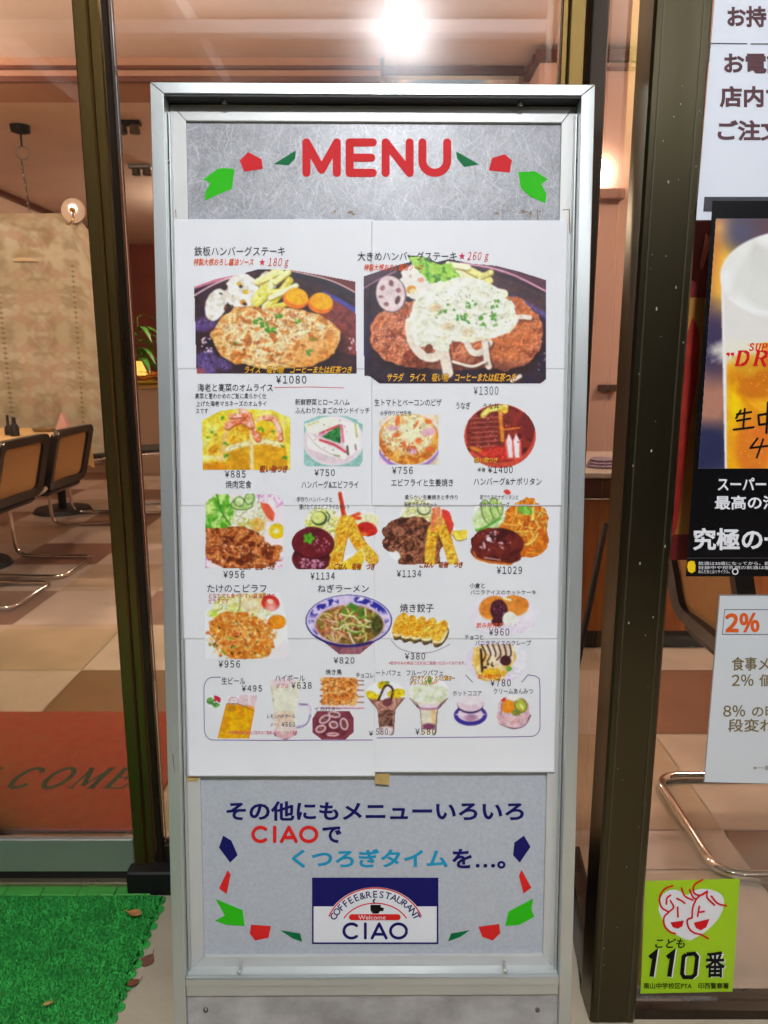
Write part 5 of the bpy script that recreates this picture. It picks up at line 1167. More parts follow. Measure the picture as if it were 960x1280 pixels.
sheet_line('border_line', [(471, 922.5)] + [(480 + 20 * i, 922.3 - .16 * i) for i in range(9)] + arc(664, 908, 11, 12.5, 90, 0, 6) + [(675, 880), (675, 860), (674, 848), (669, 845), (660, 843.5), (652, 853)], 1.1, 'v', 3, 1)
sheet_line('border_line', [(582, 843.5), (591, 853)], 1.1, 'v', 3, 1)
sheet_line('accent_line', [(343, 484.3), (385, 483.6), (430, 484.8)], .8, 'pk', 1, 0)
# bits of yellowed tape
tape_m = mat('old_tape', (186, 160, 96), .35, 0, var=.15, vscale=40)
def tape(pts, lab):
    cx = on_sign(sum(p[0] for p in pts) / 4, sum(p[1] for p in pts) / 4, PW)
    o = poly_px('tape', pts, lambda x, y, d=0: on_sign(x, y, WP + .0002), tape_m, None); o.matrix_world = SIGN_M
    tag(o, lab, 'tape')
tape([(235, 969), (248, 969), (247.5, 976.5), (233, 976)], 'yellowed tape scrap at lower left corner of the menu sheets')
tape([(468, 967), (487, 967), (486.5, 981), (469, 980)], 'yellowed tape scrap under the middle seam of the menu sheets')

res_m = mat('tape_residue', (132, 112, 78), .6, 0, var=.3, vscale=90)
grime_m = mat('corner_grime', (150, 126, 74), .7, 0, var=.3, vscale=120)
rg = random.Random(4)
def residue(name, x0, y0, x1, y1, n, w, m):
    for k in range(n):
        a, c = x0 + rg.random() * (x1 - x0), y0 + rg.random() * (y1 - y0); pts = [(a + w * (.4 + rg.random()) * math.cos(t) * (1.5 if k % 2 else .7), c + w * (.3 + .5 * rg.random()) * math.sin(t)) for t in np.linspace(0, 6.283, 9)[:-1]]
        poly_px(name, pts, (lambda x, y, d=0: on_sign(x, y, PW + .0004)) if 238 < a < 700 else (lambda x, y, d=0: on_sign(x, y, -RD + .0003)), m, sign)
residue('tape_residue', 410, 264, 445, 271, 3, 3.0, res_m); residue('tape_residue', 610, 262, 675, 272, 5, 2.2, res_m)
for pts in ([(663, 264), (665, 264), (662, 273), (660.5, 273)], [(671, 262), (672.5, 262), (673, 274), (671.4, 274)], [(648, 266), (660, 264), (660, 265.2), (648, 267.2)]): poly_px('tape_residue', pts, lambda x, y, d=0: on_sign(x, y, PW + .0005), res_m, sign)
for pts in ([(703, 262), (712, 261), (712, 262), (703.5, 263)], [(711, 262), (712.2, 262), (713, 292), (711.6, 292)], [(219, 262), (220, 262), (220.6, 272), (219.6, 272)]): poly_px('tape_residue', pts, lambda x, y, d=0: on_sign(x, y, -RD + .0004), res_m, sign)
for pts in ([(229.5, 1219), (238, 1208), (241, 1211), (236, 1214), (238, 1219)], [(694, 1219), (693, 1213), (697, 1208), (703, 1216), (704, 1219)]): poly_px('corner_grime', pts, lambda x, y, d=0: on_sign(x, y, -RD + .0004), grime_m, sign)
poly_px('scratch', [(215, 941), (216.4, 943), (219, 968), (217.6, 962)], lambda x, y, d=0: on_sign(x, y, .0003), res_m, sign)

# =================================================================== MATS
mat_r = mat('red_mat', (140, 34, 18), .85, 0, var=.1, vscale=30, bump=.25, bscale=500)
xr = -.615; d0 = float(on_Z(100, 1043)[1]); d1 = float(on_Z(100, 893)[1])
wm = empty('doormat', (-1.05, (d0 + d1) / 2, .005), 'red welcome doormat lying on the floor inside the glass door', 'doormat')
b = MB(); hw = xr + 1.05; hd = (d1 - d0) / 2; b.box(-hw, hw, -hd, hd, 0, .007, .003); b.build('mat_base', mat_r, wm)
GL = {'C': [(2.1, [(0.83, .2), (.7, .06), (.45, .0), (.2, .12), (.08, .5), (.2, .88), (.45, 1.), (.7, .94), (.86, .76)])], 'O': [(2, [(.5 + .42 * math.cos(a), .5 + .5 * math.sin(a)) for a in np.linspace(0, 6.2832, 22)])],
      'M': [(1, [(.1, 0), (.1, 1)]), (2, [(.1, 1), (.5, .1)]), (1, [(.5, .1), (.9, 1)]), (2.2, [(.9, 1), (.9, 0)]), (1, [(-.05, 0), (.25, 0)]), (1, [(.74, 0), (1.06, 0)]), (1, [(-.05, 1), (.14, 1)]), (1, [(.86, 1), (1.06, 1)])],
      'E': [(2.2, [(.2, 0), (.2, 1)]), (1, [(.05, 1), (.82, 1), (.85, .78)]), (1, [(.05, 0), (.85, 0), (.9, .24)]), (1, [(.2, .52), (.62, .52)]), (1, [(.62, .4), (.62, .64)])],
      'L': [(2.2, [(.2, 0), (.2, 1)]), (1, [(.02, 1), (.4, 1)]), (1, [(.02, 0), (.85, 0), (.9, .26)])], 'W': [(2, [(.05, 1), (.3, 0)]), (1, [(.3, 0), (.5, .8)]), (2, [(.5, .8), (.72, 0)]), (1, [(.72, 0), (.95, 1)]), (1, [(-.08, 1), (.2, 1)]), (1, [(.82, 1), (1.08, 1)])],
      'D': [(2.2, [(.18, 0), (.18, 1)]), (1, [(.02, 1), (.5, 1)]), (2, [(.5, 1), (.78, .85), (.88, .5), (.78, .15), (.5, 0)]), (1, [(.02, 0), (.5, 0)])], 'R': [(2.2, [(.18, 0), (.18, 1)]), (1, [(.02, 1), (.55, 1)]), (2, [(.55, 1), (.78, .9), (.8, .66), (.6, .5)]), (1, [(.18, .5), (.6, .5)]), (2, [(.5, .5), (.82, .02), (.98, 0)]), (1, [(.0, 0), (.38, 0)])],
      'Y': [(2, [(.08, 1), (.5, .45)]), (1, [(.92, 1), (.5, .45)]), (2.2, [(.5, .45), (.5, 0)]), (1, [(-.06, 1), (.3, 1)]), (1, [(.72, 1), (1.06, 1)]), (1, [(.3, 0), (.7, 0)])], 'S': [(2, [(.8, .8), (.62, .98), (.4, 1), (.2, .86), (.2, .68), (.4, .55), (.65, .44), (.82, .3), (.8, .12), (.6, 0), (.35, 0), (.14, .2)])],
      'U': [(2.2, [(.16, 1), (.16, .3), (.3, .04), (.5, 0), (.7, .06), (.82, .3), (.82, 1)]), (1, [(.0, 1), (.34, 1)]), (1, [(.68, 1), (.98, 1)])], 'P': [(2.2, [(.18, 0), (.18, 1)]), (1, [(.02, 1), (.55, 1)]), (2, [(.55, 1), (.8, .9), (.84, .7), (.75, .5), (.5, .45), (.18, .45)]), (1, [(.0, 0), (.38, 0)])]}
def serif(name, word, x0, y0, w, h, gap, lw, fn, m, parent, slant=0.0):
    """serif capitals drawn as strokes; x right, y up"""
    for i, ch in enumerate(word):
        for wt in (1, 2, 2.1, 2.2):
            ps = [[(x0 + i * (w + gap) + (a + slant * c) * w, y0 + c * h) for a, c in p] for t, p in GL[ch] if t == wt]
            if ps: strokes_px(name, ps, lw * wt, lambda x, y, d=0, wt=wt: fn(x, y, np.asarray(d) + wt * 1e-4), m, parent, cap=False)
lw_ = .0068
serif('lettering', 'WELCOME', -.296, -.14, .07, .105, .0226, .0075, lambda x, y, d=0: np.stack([x, y, .0073 + d * np.ones_like(x)], -1), mat('mat_letter', (22, 10, 10), .8), wm, .3)

# green artificial turf mat outside
gm_c = mat('turf_green', (54, 164, 70), .65, 0, var=.3, vscale=30, spec=.25)
yg0 = float(on_Z(100, 1104)[1]); yg1 = float(on_Z(100, 1123)[1]); xg = float(on_Z(203, 1126)[0])
gm = empty('turf_mat', (-1.2, -.45, 0), 'green artificial turf mat with scalloped edge on the concrete outside the door', 'mat')
b = MB(); b.box(-1.0 + .0, xg + 1.2, -1.2, yg1 + .45, .001, .006); b.build('mat_base', mat('turf_base', (30, 120, 44), .6), gm)
b = MB(); n = 12
for k in range(n):
    x1_ = xg + 1.2 - .03 - k * .083; b.box(x1_ - .081, x1_, yg1 + .452, yg0 + .45, .001, .008, .002)
o = b.build('edge_strip', mat('turf_edge', (70, 160, 66), .45, 0, var=.12, vscale=20), gm)
b = MB()
for k in range(42):
    y = yg1 + .45 - .012 - k * .026; b.lathe([(.0005, .006), (.009, .006), (.010, .004), (.010, .0015)], c=(xg + 1.2 - .002 + (k % 2) * .005, y, 0), n=10)
b.build('scallop', bpy.data.materials['turf_green'], gm, 40)
rb = random.Random(21); b = MB()
xa, xb, ya, yb = -.55, xg + 1.212, -.62, yg1 + .45
stepg = .0062; nx = int((xb - xa) / stepg); ny = int((yb - ya) / stepg)
for i in range(nx):
    for j in range(ny):
        cx = xa + (i + rb.random()) * stepg; cy = ya + (j + rb.random()) * stepg
        if cx > xb - .016 + .010 * abs(math.sin(cy * math.pi / .052)): continue
        for q in range(2):
            th = rb.random() * 6.283; ln = .003 + rb.random() * .005; h = .004 + rb.random() * .006; wd = .0010 + rb.random() * .0008
            ca, sa = math.cos(th), math.sin(th)
            p = [(cx, cy, .004), (cx + ca * ln * .5, cy + sa * ln * .5, .004 + h), (cx + ca * ln * 1.2, cy + sa * ln * 1.2, .004 + h * .75)]
            vs = []
            for (x, y, z), ww in zip(p, (wd, wd, wd * .6)): vs += [(x - sa * ww, y + ca * ww, z), (x + sa * ww, y - ca * ww, z)]
            b.add(vs, [(0, 1, 3, 2), (2, 3, 5, 4)])
tf = b.build('turf_tuft', gm_c, gm); tag(tf, kind='stuff')
# dead leaves
def dead_leaf(px, py, z, size, rz, c, lab, s2=.6):
    p = on_Z(px, py, z); b = MB(); n = 9; vs = []; fs = []
    for i in range(n):
        t = i / (n - 1); w = math.sin(math.pi * t ** .8) * s2 * .5 + .012; zz = .012 * math.sin(t * 3.0)
        vs += [(t - .5, -w, zz + .06 * w), (t - .5, 0, zz), (t - .5, w, zz + .12 * w)]
        if i: k = i * 3; fs += [(k - 3, k - 2, k + 1, k), (k - 2, k - 1, k + 2, k + 1)]
    b.add([(x * size, y * size, zz * size) for x, y, zz in vs], fs); b.tube([(.5 * size, 0, .0), (.68 * size, .03 * size, .004)], .0008, 5)
    o = b.build('dead_leaf', mat('leaf_' + str(px), c, .7, 0, var=.25, vscale=60), None, 60); o.location = p; o.rotation_euler = (.0, 0, rz)
    tag(o, lab, 'leaf', 'dead leaves by the entrance')
dead_leaf(168, 1141, .021, .034, 2.9, (196, 136, 76), 'pale tan pointed leaf lying on the green mat')
dead_leaf(185, 1200, .004, .036, 1.3, (118, 76, 58), 'rounded brown leaf on concrete at edge of green mat', .75)
dead_leaf(167, 1228, .012, .026, .6, (120, 70, 40), 'small brown leaf tucked at the side edge of green mat', .6)
dead_leaf(60, 1254, .021, .018, .4, (176, 150, 80), 'tiny yellowish leaf on green mat near photo bottom', .5)
#dead_leaf(33, 1149, .02, .02, .9, (160, 130, 70), 'tiny tan leaf on the green mat at far left', .35)

# =================================================================== FURNITURE INSIDE
cane = mat('cane_panel', (176, 132, 80), .7, 0, var=.1, vscale=120, bump=.3, bscale=300)
seat_m = mat('black_vinyl', (20, 17, 17), .45, 0, bump=.1, bscale=200)
frame_m = mat('black_lacquer', (24, 20, 20), .3, 0)
def fillet(pts, r, n=6):
    out = [Vector(pts[0])]
    for i in range(1, len(pts) - 1):
        a, p, c = Vector(pts[i - 1]), Vector(pts[i]), Vector(pts[i + 1]); d1 = (a - p); d2 = (c - p); k = min(r, d1.length * .48, d2.length * .48)
        s, e = p + d1.normalized() * k, p + d2.normalized() * k
        for j in range(n + 1):
            t = j / n; out.append((s * (1 - t) + p * t) * (1 - t) + (p * (1 - t) + e * t) * t)
    out.append(Vector(pts[-1])); return out
def make_chair(label):
    """cantilever chair facing -x, rear of the runner at x=0"""
    t = empty('cantilever_chair', (0, 0, 0), label, 'chair', 'cantilever chairs of the dining room')
    h = .215; pts = [(.03, -h, .80), (-.05, -h, .47), (-.50, -h, .45), (-.47, -h, .014), (0, -h, .014), (0, h, .014), (-.47, h, .014), (-.50, h, .45), (-.05, h, .47), (.03, h, .80)]
    b = MB(); b.tube(fillet(pts, .075), .0125, 10); b.build('tube_frame', M['chrome'], t, 50)
    b = MB(); b.box(-.47, -.04, -.205, .205, .452, .492, .016); b.build('seat', seat_m, t, 40)
    # back: rounded lacquer hoop with a cane panel
    def rr_(w, hh, r, n=6):
        o = []
        for cx, cy, a0 in ((w - r, hh - r, 0), (-w + r, hh - r, 90), (-w + r, -hh + r, 180), (w - r, -hh + r, 270)):
            o += [(cx + r * math.cos(math.radians(a0 + 90 * i / n)), cy + r * math.sin(math.radians(a0 + 90 * i / n))) for i in range(n + 1)]
        return o
    tilt = math.radians(13.6)
    def bk(u, v, d): 
        z = .645 + v * math.cos(tilt); x = -.004 + v * math.sin(tilt) + d - (u / .23) ** 2 * -.0 - .02 + (u * u) * .35; return (x, u, z)
    ol = rr_(.232, .165, .05); il = rr_(.186, .124, .03)
    b = MB(); n = len(ol)
    vs = [bk(u, v, -.02) for u, v in ol] + [bk(u, v, .02) for u, v in ol] + [bk(u, v, -.02) for u, v in il] + [bk(u, v, .02) for u, v in il]
    fs = []
    for i in range(n):
        j = (i + 1) % n; fs += [(i, j, n + j, n + i), (2 * n + i, 3 * n + i, 3 * n + j, 2 * n + j), (i, 2 * n + i, 2 * n + j, j), (n + i, n + j, 3 * n + j, 3 * n + i)]
    b.add(vs, fs); bf = b.build('back_frame', frame_m, t, 40)
    b = MB(); vs = []; N = 12
    for side in (-.004, .004):
        for i in range(N + 1):
            u = -.2 + .4 * i / N
            vs += [bk(u, -.13, side), bk(u, .13, side)]
    fs = []
    for s_ in range(2):
        o_ = s_ * 2 * (N + 1)
        for i in range(N): fs.append((o_ + 2 * i, o_ + 2 * i + 2, o_ + 2 * i + 3, o_ + 2 * i + 1))
    b.add(vs, fs); b.build('cane_panel', cane, t, 40)
    return t
c0 = make_chair('chrome chair at far left photo edge, nearest of those at the clothed table')
c0.location = (-1.76, 2.12, .005); c0.rotation_euler = (0, 0, math.radians(-3))
def chair_copy(x, y, rz, lab):
    c = copy_tree(c0); c.location = (x, y, .005); c.rotation_euler = (0, 0, rz); c['label'] = lab; return c
chair_copy(-1.735, 2.66, math.radians(-2), 'chrome chair with cane back drawn up to the yellow clothed table beside door stile')
chair_copy(-1.90, 4.02, math.radians(4), 'chrome chair behind the door stile beyond the yellow table')
chair_copy(-1.62, 4.45, math.radians(20), 'chrome chair in the gap between door stile and menu board')
chair_copy(.775, .22, math.radians(180), 'chrome chair just inside the poster window on the right')
# tables
def table(x, y, w, d, lab, labc, col):
    t = empty('dining_table', (x, y, .004), lab, 'table', 'dining tables')
    b = MB(); b.box(-w / 2, w / 2, -d / 2, d / 2, .69, .72, .004); b.build('tabletop', dkwood, t)
    b = MB(); b.lathe([(.03, .02), (.03, .69)], n=16); b.lathe([(.001, .03), (.2, .03), (.22, .0), (.22, -.0)], n=24); b.build('pedestal', M['black'], t, 30)
    # cloth
    b = MB(); n = 80; ring = []
    for i in range(n):
        q = i / n * 4; s = int(q); f = q - s
        c = [(-1, -1), (1, -1), (1, 1), (-1, 1)]; a = c[s]; e = c[(s + 1) % 4]
        ring.append(((a[0] + (e[0] - a[0]) * f) * w / 2 * 1.012, (a[1] + (e[1] - a[1]) * f) * d / 2 * 1.012, f))
    vs = [(x_, y_, .723) for x_, y_, f in ring]; R = 6
    for k in range(1, R + 1):
        for i, (x_, y_, f) in enumerate(ring):
            corner = max(0, 1 - min(f, 1 - f) * 5); dr = (.17 + .10 * corner) * k / R; o_ = .006 + (.012 * math.sin(i * 1.7) + .02 * corner) * k / R + .012
            vs.append((x_ * (1 + o_ / (w / 2)), y_ * (1 + o_ / (d / 2)), .723 - dr))
    fs = [tuple(range(n))]
    for k in range(R):
        for i in range(n):
            j = (i + 1) % n; fs.append((k * n + i, k * n + n + i, k * n + n + j, k * n + j))
    b.add(vs, fs); cl = b.build('tablecloth', mat('cloth_' + labc[:12], col, .8, 0, var=.06, vscale=9, bump=.1, bscale=60), None, 50); cl.location = (x, y, .0065)
    tag(cl, labc, 'tablecloth', 'tablecloths'); return t
table(-2.38, 2.72, .84, 1.5, 'dining table under yellow cloth on the left by the screen', 'mustard yellow cloth over the table beside the two cane chairs', (204, 170, 112))
table(-2.5, 4.3, .7, .8, 'second dining table behind the door stile', 'yellow green cloth over the second table behind the door stile', (200, 172, 104))
# things on the table
def on_table(name, prof, x, y, m, lab, cat, z=.732):
    b = MB(); b.lathe(prof, n=16); o = b.build(name, m, None, 40); o.location = (x, y, z); return tag(o, lab, cat)
on_table('sauce_bottle', [(.001, 0), (.026, 0), (.027, .05), (.012, .075), (.011, .1), (.014, .105), (.001, .11)], -2.17, 2.95, M['black'], 'small dark sauce bottle on mustard yellow table', 'bottle')
on_table('sauce_bottle', [(.001, 0), (.022, 0), (.022, .04), (.008, .06), (.008, .115), (.001, .117)], -2.24, 3.02, M['black'], 'slim black bottle on yellow table next to the squat one', 'bottle')
on_table('ashtray', [(.001, .004), (.06, .004), (.075, .018), (.08, .018), (.07, .0), (.001, 0)], -2.12, 3.25, mat('tray_metal', (150, 130, 100), .35, .6), 'round shallow tray on the far end of yellow table', 'tray')
b = MB()
for k in range(3): b.prism([(-.05, 0), (.05, 0), (.0, .12)], lambda a, c, d: (a, d, c), -.03 + k * .02, -.025 + k * .02)
o = b.build('folded_napkin', mat('napkin_pink', (206, 160, 150), .8), None); o.location = (-1.98, 3.2, .733); tag(o, 'pink folded napkin standing on yellow table', 'napkin')

# hanging fabric screen
def curtain():
    Yc = 3.83; P = Pic(0, 0, 130, 190, step=1.0); P.c = P.tex([(176, 168, 140), (186, 178, 152), (192, 184, 160)], 22, 3)
    u = np.abs((P.X % 44) - 22); v = np.abs((P.Y % 62) - 31) * .9 + (P.Y // 62) * 3
    pt = np.clip((fbm(u, v, 9, 7, 3) - .47) * 9, 0, 1); P.put(pt * .5, P.tex([(146, 132, 104), (136, 124, 98)], 20, 6))
    pt = np.clip((fbm(u + 40, v, 7, 27, 3) - .56) * 9, 0, 1); P.put(pt * .35, P.tex([(168, 126, 108), (160, 130, 112)], 20, 6))
    for x in (22, 66, 110):
        for y in range(40, 190, 4): P.put(P.e(x, y, .9, .9), (112, 94, 72))
    P.put((P.Y < 34) * np.clip((fbm(P.X, P.Y, 10, 17, 3) - .45) * 3, 0, 1) * .6, (140, 120, 84))
    x0, x1 = -3.35, float(on_Y(137, 400, Yc)[0])
    zt = lambda t: 2.02 + .09 * t + .05 * np.sin(t * 3.1) - .22 * np.clip((t - .86) / .14, 0, 1) ** 1.3
    def fn(x, y):
        t = x / 130; v = y / 190
        z = .52 + (zt(t) - .52) * (1 - v); fold = .018 * np.sin(t * 46 + 2 * v) * (.3 + .7 * v) + .03 * np.sin(t * 11 + v)
        sag = 0.0 * v
        return np.stack([x0 + (x1 - x0) * t, Yc + fold - sag, z], -1)
    o = grid_object('fabric_screen', P.X, P.Y, P.c, P.m, fn, attr_mat('fabric_print', .85, .1), None)
    md = o.modifiers.new('thickness', 'SOLIDIFY'); md.thickness = .002
    tag(o, 'beige patterned fabric screen hanging behind the yellow clothed table', 'fabric screen')
curtain()
p = on_Y(91, 263, 3.78)
fd = empty('curtain_knob', tuple(p), 'round clear disc with brass knob holding up the fabric screen', 'curtain knob')
b = MB(); b.lathe([(.001, .0), (.045, -.004), (.078, .004), (.08, .01), (.045, .006), (.001, .008)], n=28, axis='y'); b.build('disc', mat('cloudy_disc', (206, 186, 168), .12, 0, spec=.9), fd, 40)
b = MB(); b.lathe([(.0005, -.03), (.012, -.026), (.015, -.016), (.008, -.004)], n=14, axis='y'); b.tube(fillet([(0, .0, -.005), (.0, -.012, -.06), (-.03, -.012, -.095), (-.05, 0, -.08)], .03), .004, 8); b.build('brass_knob', mat('brass', (196, 150, 60), .2, 1), fd, 40)
# pendant lamp with chain
p = on_Z(25, 157, CEIL); pe = empty('pendant_lamp', (float(p[0]), float(p[1]), CEIL), 'pendant lamp on a thin chain with black ceiling mount at upper left', 'pendant lamp')
b = MB(); b.lathe([(.001, -.05), (.03, -.05), (.062, -.04), (.065, -.001), (.001, -.001)], n=20); b.tube([(0, 0, -.05), (0, 0, -.13)], .007, 8); b.build('ceiling_mount', M['black'], pe, 40)
b = MB(); b.tube([(.045 * math.sin(a), 0, -.17 + .04 * math.cos(a)) for a in np.linspace(0, 6.283, 20)], .0035, 6, False); z = -.21; i = 0
while z > -.62:
    for_x = .012 * math.sin(z * 9)
    ring = [((.008 * math.sin(a) if i % 2 else 0) + for_x, (0 if i % 2 else .008 * math.sin(a)), z - .016 + .017 * math.cos(a)) for a in np.linspace(0, 6.283, 10)]
    b.tube(ring, .0025, 5, False); z -= .029; i += 1
b.tube([(.045 * math.sin(a), 0, z - .04 + .04 * math.cos(a)) for a in np.linspace(0, 6.283, 20)], .0035, 6, False)
b.build('chain', M['screw'], pe, 40)
b = MB(); b.lathe([(.02, z - .08), (.05, z - .1), (.16, z - .24), (.155, z - .24), (.045, z - .105)], n=24); b.build('lamp_shade', mat('shade_cream', (206, 186, 150), .6), pe, 40)
# spotlights on the ceiling seen left of the board
for i, (px, py, lab) in enumerate(((158, 151, 'black twin spotlight on ceiling beside the board top left corner'), (175, 206, 'small grey twin spotlight further back on the ceiling'))):
    p = on_Z(px, py, CEIL); sp = empty('spotlight', (float(p[0]), float(p[1]), CEIL), lab, 'spotlight', 'ceiling spotlights')
    b = MB(); b.box(-.09, .09, -.03, .03, -.03, -.001, .004); b.build('base', M['black'] if i == 0 else M['screw'], sp)
    for s_ in (-.03, .055):
        b = MB(); b.lathe([(.001, .0), (.03, .0), (.036, -.05), (.032, -.052), (.001, -.045)], c=(s_, -.01, -.03), n=16); b.build('lamp_head', M['screw'], sp, 40)
# counter at the back with flowers, lamp and plant
cy = 6.2
fc = empty('flower_counter', (-1.95, cy, .004), 'pale counter holding flowers seen between door stile and menu board', 'counter')
b = MB(); b.box(-.9, .5, 0, .5, 0, .86, .004); b.build('body', mat('counter_pale', (196, 176, 152), .6), fc)
b = MB(); b.box(-.92, .52, -.02, .52, .862, .9, .004); b.build('countertop', mat('counter_top', (206, 170, 96), .4), fc)
pf = on_Y(186, 512, cy + .12); fl_ = empty('flower_bowl', (float(pf[0]), cy + .12, .905), 'bowl of red, orange and yellow flowers on the far counter', 'flowers')
b = MB(); b.lathe([(.001, 0), (.12, 0), (.2, .03), (.19, .032), (.001, .02)], n=20); b.build('bowl', mat('bowl_yel', (206, 190, 70), .5), fl_, 40)
for nm, c, sd in (('red_blossom', (206, 40, 40), 1), ('orange_blossom', (236, 120, 30), 2), ('yellow_blossom', (226, 196, 60), 3)):
    b = MB(); r3 = random.Random(sd)
    for k in range(16):
        q = r3.random() * 6.28; R = .17 * math.sqrt(r3.random()); x, y, z = R * math.cos(q), R * math.sin(q), .04 + r3.random() * .09
        for j in range(5):
            a = j * 1.257 + r3.random(); s = .022 + r3.random() * .012; b.add([(x, y, z), (x + s * math.cos(a - .4), y + s * math.sin(a - .4) - .005, z + .012), (x + s * 1.4 * math.cos(a), y + s * 1.4 * math.sin(a), z + .006), (x + s * math.cos(a + .4), y + s * math.sin(a + .4), z + .012)], [(0, 1, 2, 3)])
    b.build(nm, mat(nm, c, .6), fl_)
pl = on_Y(170, 463, cy + .1); tl_ = empty('table_lamp', (float(pl[0]), cy + .2, .904), 'small glowing yellow shaded lamp on the far counter', 'table lamp')
hz = float(pl[2]) - .904
b = MB(); b.lathe([(.001, 0), (.05, 0), (.05, .01), (.01, .02), (.008, hz + .02)], n=16); b.build('stand', M['screw'], tl_, 40)
b = MB(); b.lathe([(.03, hz + .09), (.09, hz - .05), (.085, hz - .05), (.028, hz + .085)], n=20); b.build('lamp_shade', mat('shade_lit', (250, 214, 120), .6, emit=(255, 206, 96), es=1.1), tl_, 40)
pp = on_Y(168, 402, cy + .3); pt = empty('potted_plant', (float(pp[0]) + .02, cy + .3, .904), 'green leafy plant rising behind the far counter', 'plant')
hz = float(pp[2]) - .904; b = MB(); b.lathe([(.001, 0), (.07, 0), (.09, .14), (.08, .14), (.001, .12)], n=16); b.build('pot', mat('pot_clay', (120, 70, 46), .7), pt, 40)
b = MB(); r3 = random.Random(8)
for k in range(26):
    a = r3.random() * 6.28; L = .25 + r3.random() * .25; h0 = .14 + r3.random() * (hz - .1); ca, sa = math.cos(a), math.sin(a); vs = []
    for j in range(6):
        t = j / 5; w = .03 * math.sin(math.pi * (t * .9 + .08)); x = ca * L * t; y = sa * L * t; z = h0 + .22 * t - .35 * t * t
        vs += [(x - sa * w, y + ca * w, z), (x + sa * w, y - ca * w, z)]
    b.add(vs, [(2 * j, 2 * j + 1, 2 * j + 3, 2 * j + 2) for j in range(5)])
b.build('foliage', mat('leaf_green', (70, 140, 40), .5, 0, var=.3, vscale=8), pt, 60)
b = MB(); b.tube([(0, 0, .12), (.01, 0, hz + .05)], .008, 8); b.build('stem', mat('stem', (90, 110, 50), .6), pt)

# counter seen through the narrow side window and poster window
wc = empty('wooden_counter', (.6, 1.44, .004), 'orange wood counter with pale top and black plinth behind the corner post', 'counter')
ow = mat('orange_wood', (176, 104, 44), .4, 0, var=.22, vscale=6, stretch=(6, 1, .6))
b = MB(); b.box(0, 2.8, 0, .6, .08, .64); b.build('front_panel', ow, wc)
b = MB(); b.box(0, 2.8, .02, .6, 0, .079); b.build('plinth', M['black'], wc)
b = MB(); b.box(-.02, 2.82, -.03, .62, .642, .72, .004); b.build('dark_rail', dkwood, wc)
b = MB(); b.box(-.03, 2.83, -.035, .625, .637, .641); b.build('metal_strip', M['chrome'], wc)
b = MB(); b.box(-.02, 2.82, -.04, .63, .722, .745, .003); b.build('countertop', mat('white_top', (206, 190, 176), .35, 0, var=.08, vscale=12), wc)
o = MB(); 
for k in range(3): o.lathe([(.001, k * .012), (.06 - k * .008, k * .012), (.065 - k * .008, k * .012 + .006), (.055 - k * .008, k * .012 + .011), (.001, k * .012 + .011)], n=18)
o = o.build('folded_cloth', mat('cloth_lilac', (150, 130, 150), .8, 0, var=.2, vscale=20), None, 40); pq = on_Y(752, 573, 1.55); o.location = (float(pq[0]), 1.55, .752); tag(o, 'crumpled lilac cloth on the pale countertop behind corner post', 'cloth')
# shelf box and vents on the pink wall above the counter
for px, py, sx_, sz_, dep, c, lab in ((764, 243, .13, .05, .06, (150, 106, 90), 'shallow brown box fixed on pink wall above the counter'), (760, 485, .10, .035, .05, (60, 40, 34), 'small dark panel low on the pink wall above the counter'), (781, 84, .16, .02, .06, (130, 96, 80), 'narrow brown shelf high on the pink wall')):
    p = on_Y(px, py, 2.62); b = MB(); b.box(-sx_ / 2, sx_ / 2, -dep / 2, dep / 2 - .003, -sz_ / 2, sz_ / 2, .003); o = b.build('wall_box', mat('box_' + str(px), c, .6), None); o.location = (float(p[0]), 2.65 - dep / 2, float(p[2])); tag(o, lab, 'wall box')
p0 = on_Y(757, 655, .55); p1 = on_Y(711, 882, .30)
b = MB(); ext = (p1 - p0) * 1.35 + p0; b.tube([tuple(p0), tuple(p1 + (p1 - p0) * .45)], .0085, 10); tag(b.build('slanted_pole', M['black'], None, 40), 'thin black pole slanting down behind right edge of the board', 'pole')

# banner inside the poster window
bn = empty('hanging_banner', (.75, -.24, 0), 'red and gold patterned banner hanging behind the beer poster', 'banner')
def slab(name, px0, py0, px1, py1, Y, m, th=.002):
    a = on_Y(px0, py0, Y); c = on_Y(px1, py1, Y); b = MB(); b.box(a[0] - .75, c[0] - .75, Y + .24, Y + .24 + th, c[2], a[2]); return b.build(name, m, bn)
redb = mat('banner_red', (150, 26, 18), .6, 0, vscale=14, col2=(90, 14, 12)); gold = mat('banner_gold', (190, 130, 50), .6, 0, var=.12, vscale=16)
slab('red_panel', 850, 268, 990, 372, -.24, redb); slab('gold_panel', 838, 372, 990, 668, -.24, gold); slab('red_border', 828, 668, 990, 700, -.24, redb)
fl_pts = [(866, 396), (874, 420), (872, 470), (864, 520), (857, 575), (849, 640), (842, 669), (826, 669), (836, 600), (846, 540), (850, 480), (856, 430)]
q = [on_Y(np.array(float(a)), np.array(float(c)), -.243) for a, c in cr(fl_pts + fl_pts[:1], 4)[:-1]]
b = MB(); b.prism([(p[0] - .75, p[2]) for p in q], lambda a, c, d: (a, d, c), -.0035, -.002); b.build('flame_motif', mat('banner_motif', (176, 40, 22), .6, 0, var=.3, vscale=30), bn)
b = MB(); q = [on_Y(np.array(float(a)), np.array(float(c)), -.243) for a, c in cr([(882, 292), (890, 300), (884, 318), (878, 336), (875, 330), (879, 310), (882, 292)], 4)[:-1]]
b.prism([(p[0] - .75, p[2]) for p in q], lambda a, c, d: (a, d, c), -.0035, -.002); b.build('petal_motif', mat('banner_petal', (206, 110, 90), .6), bn)

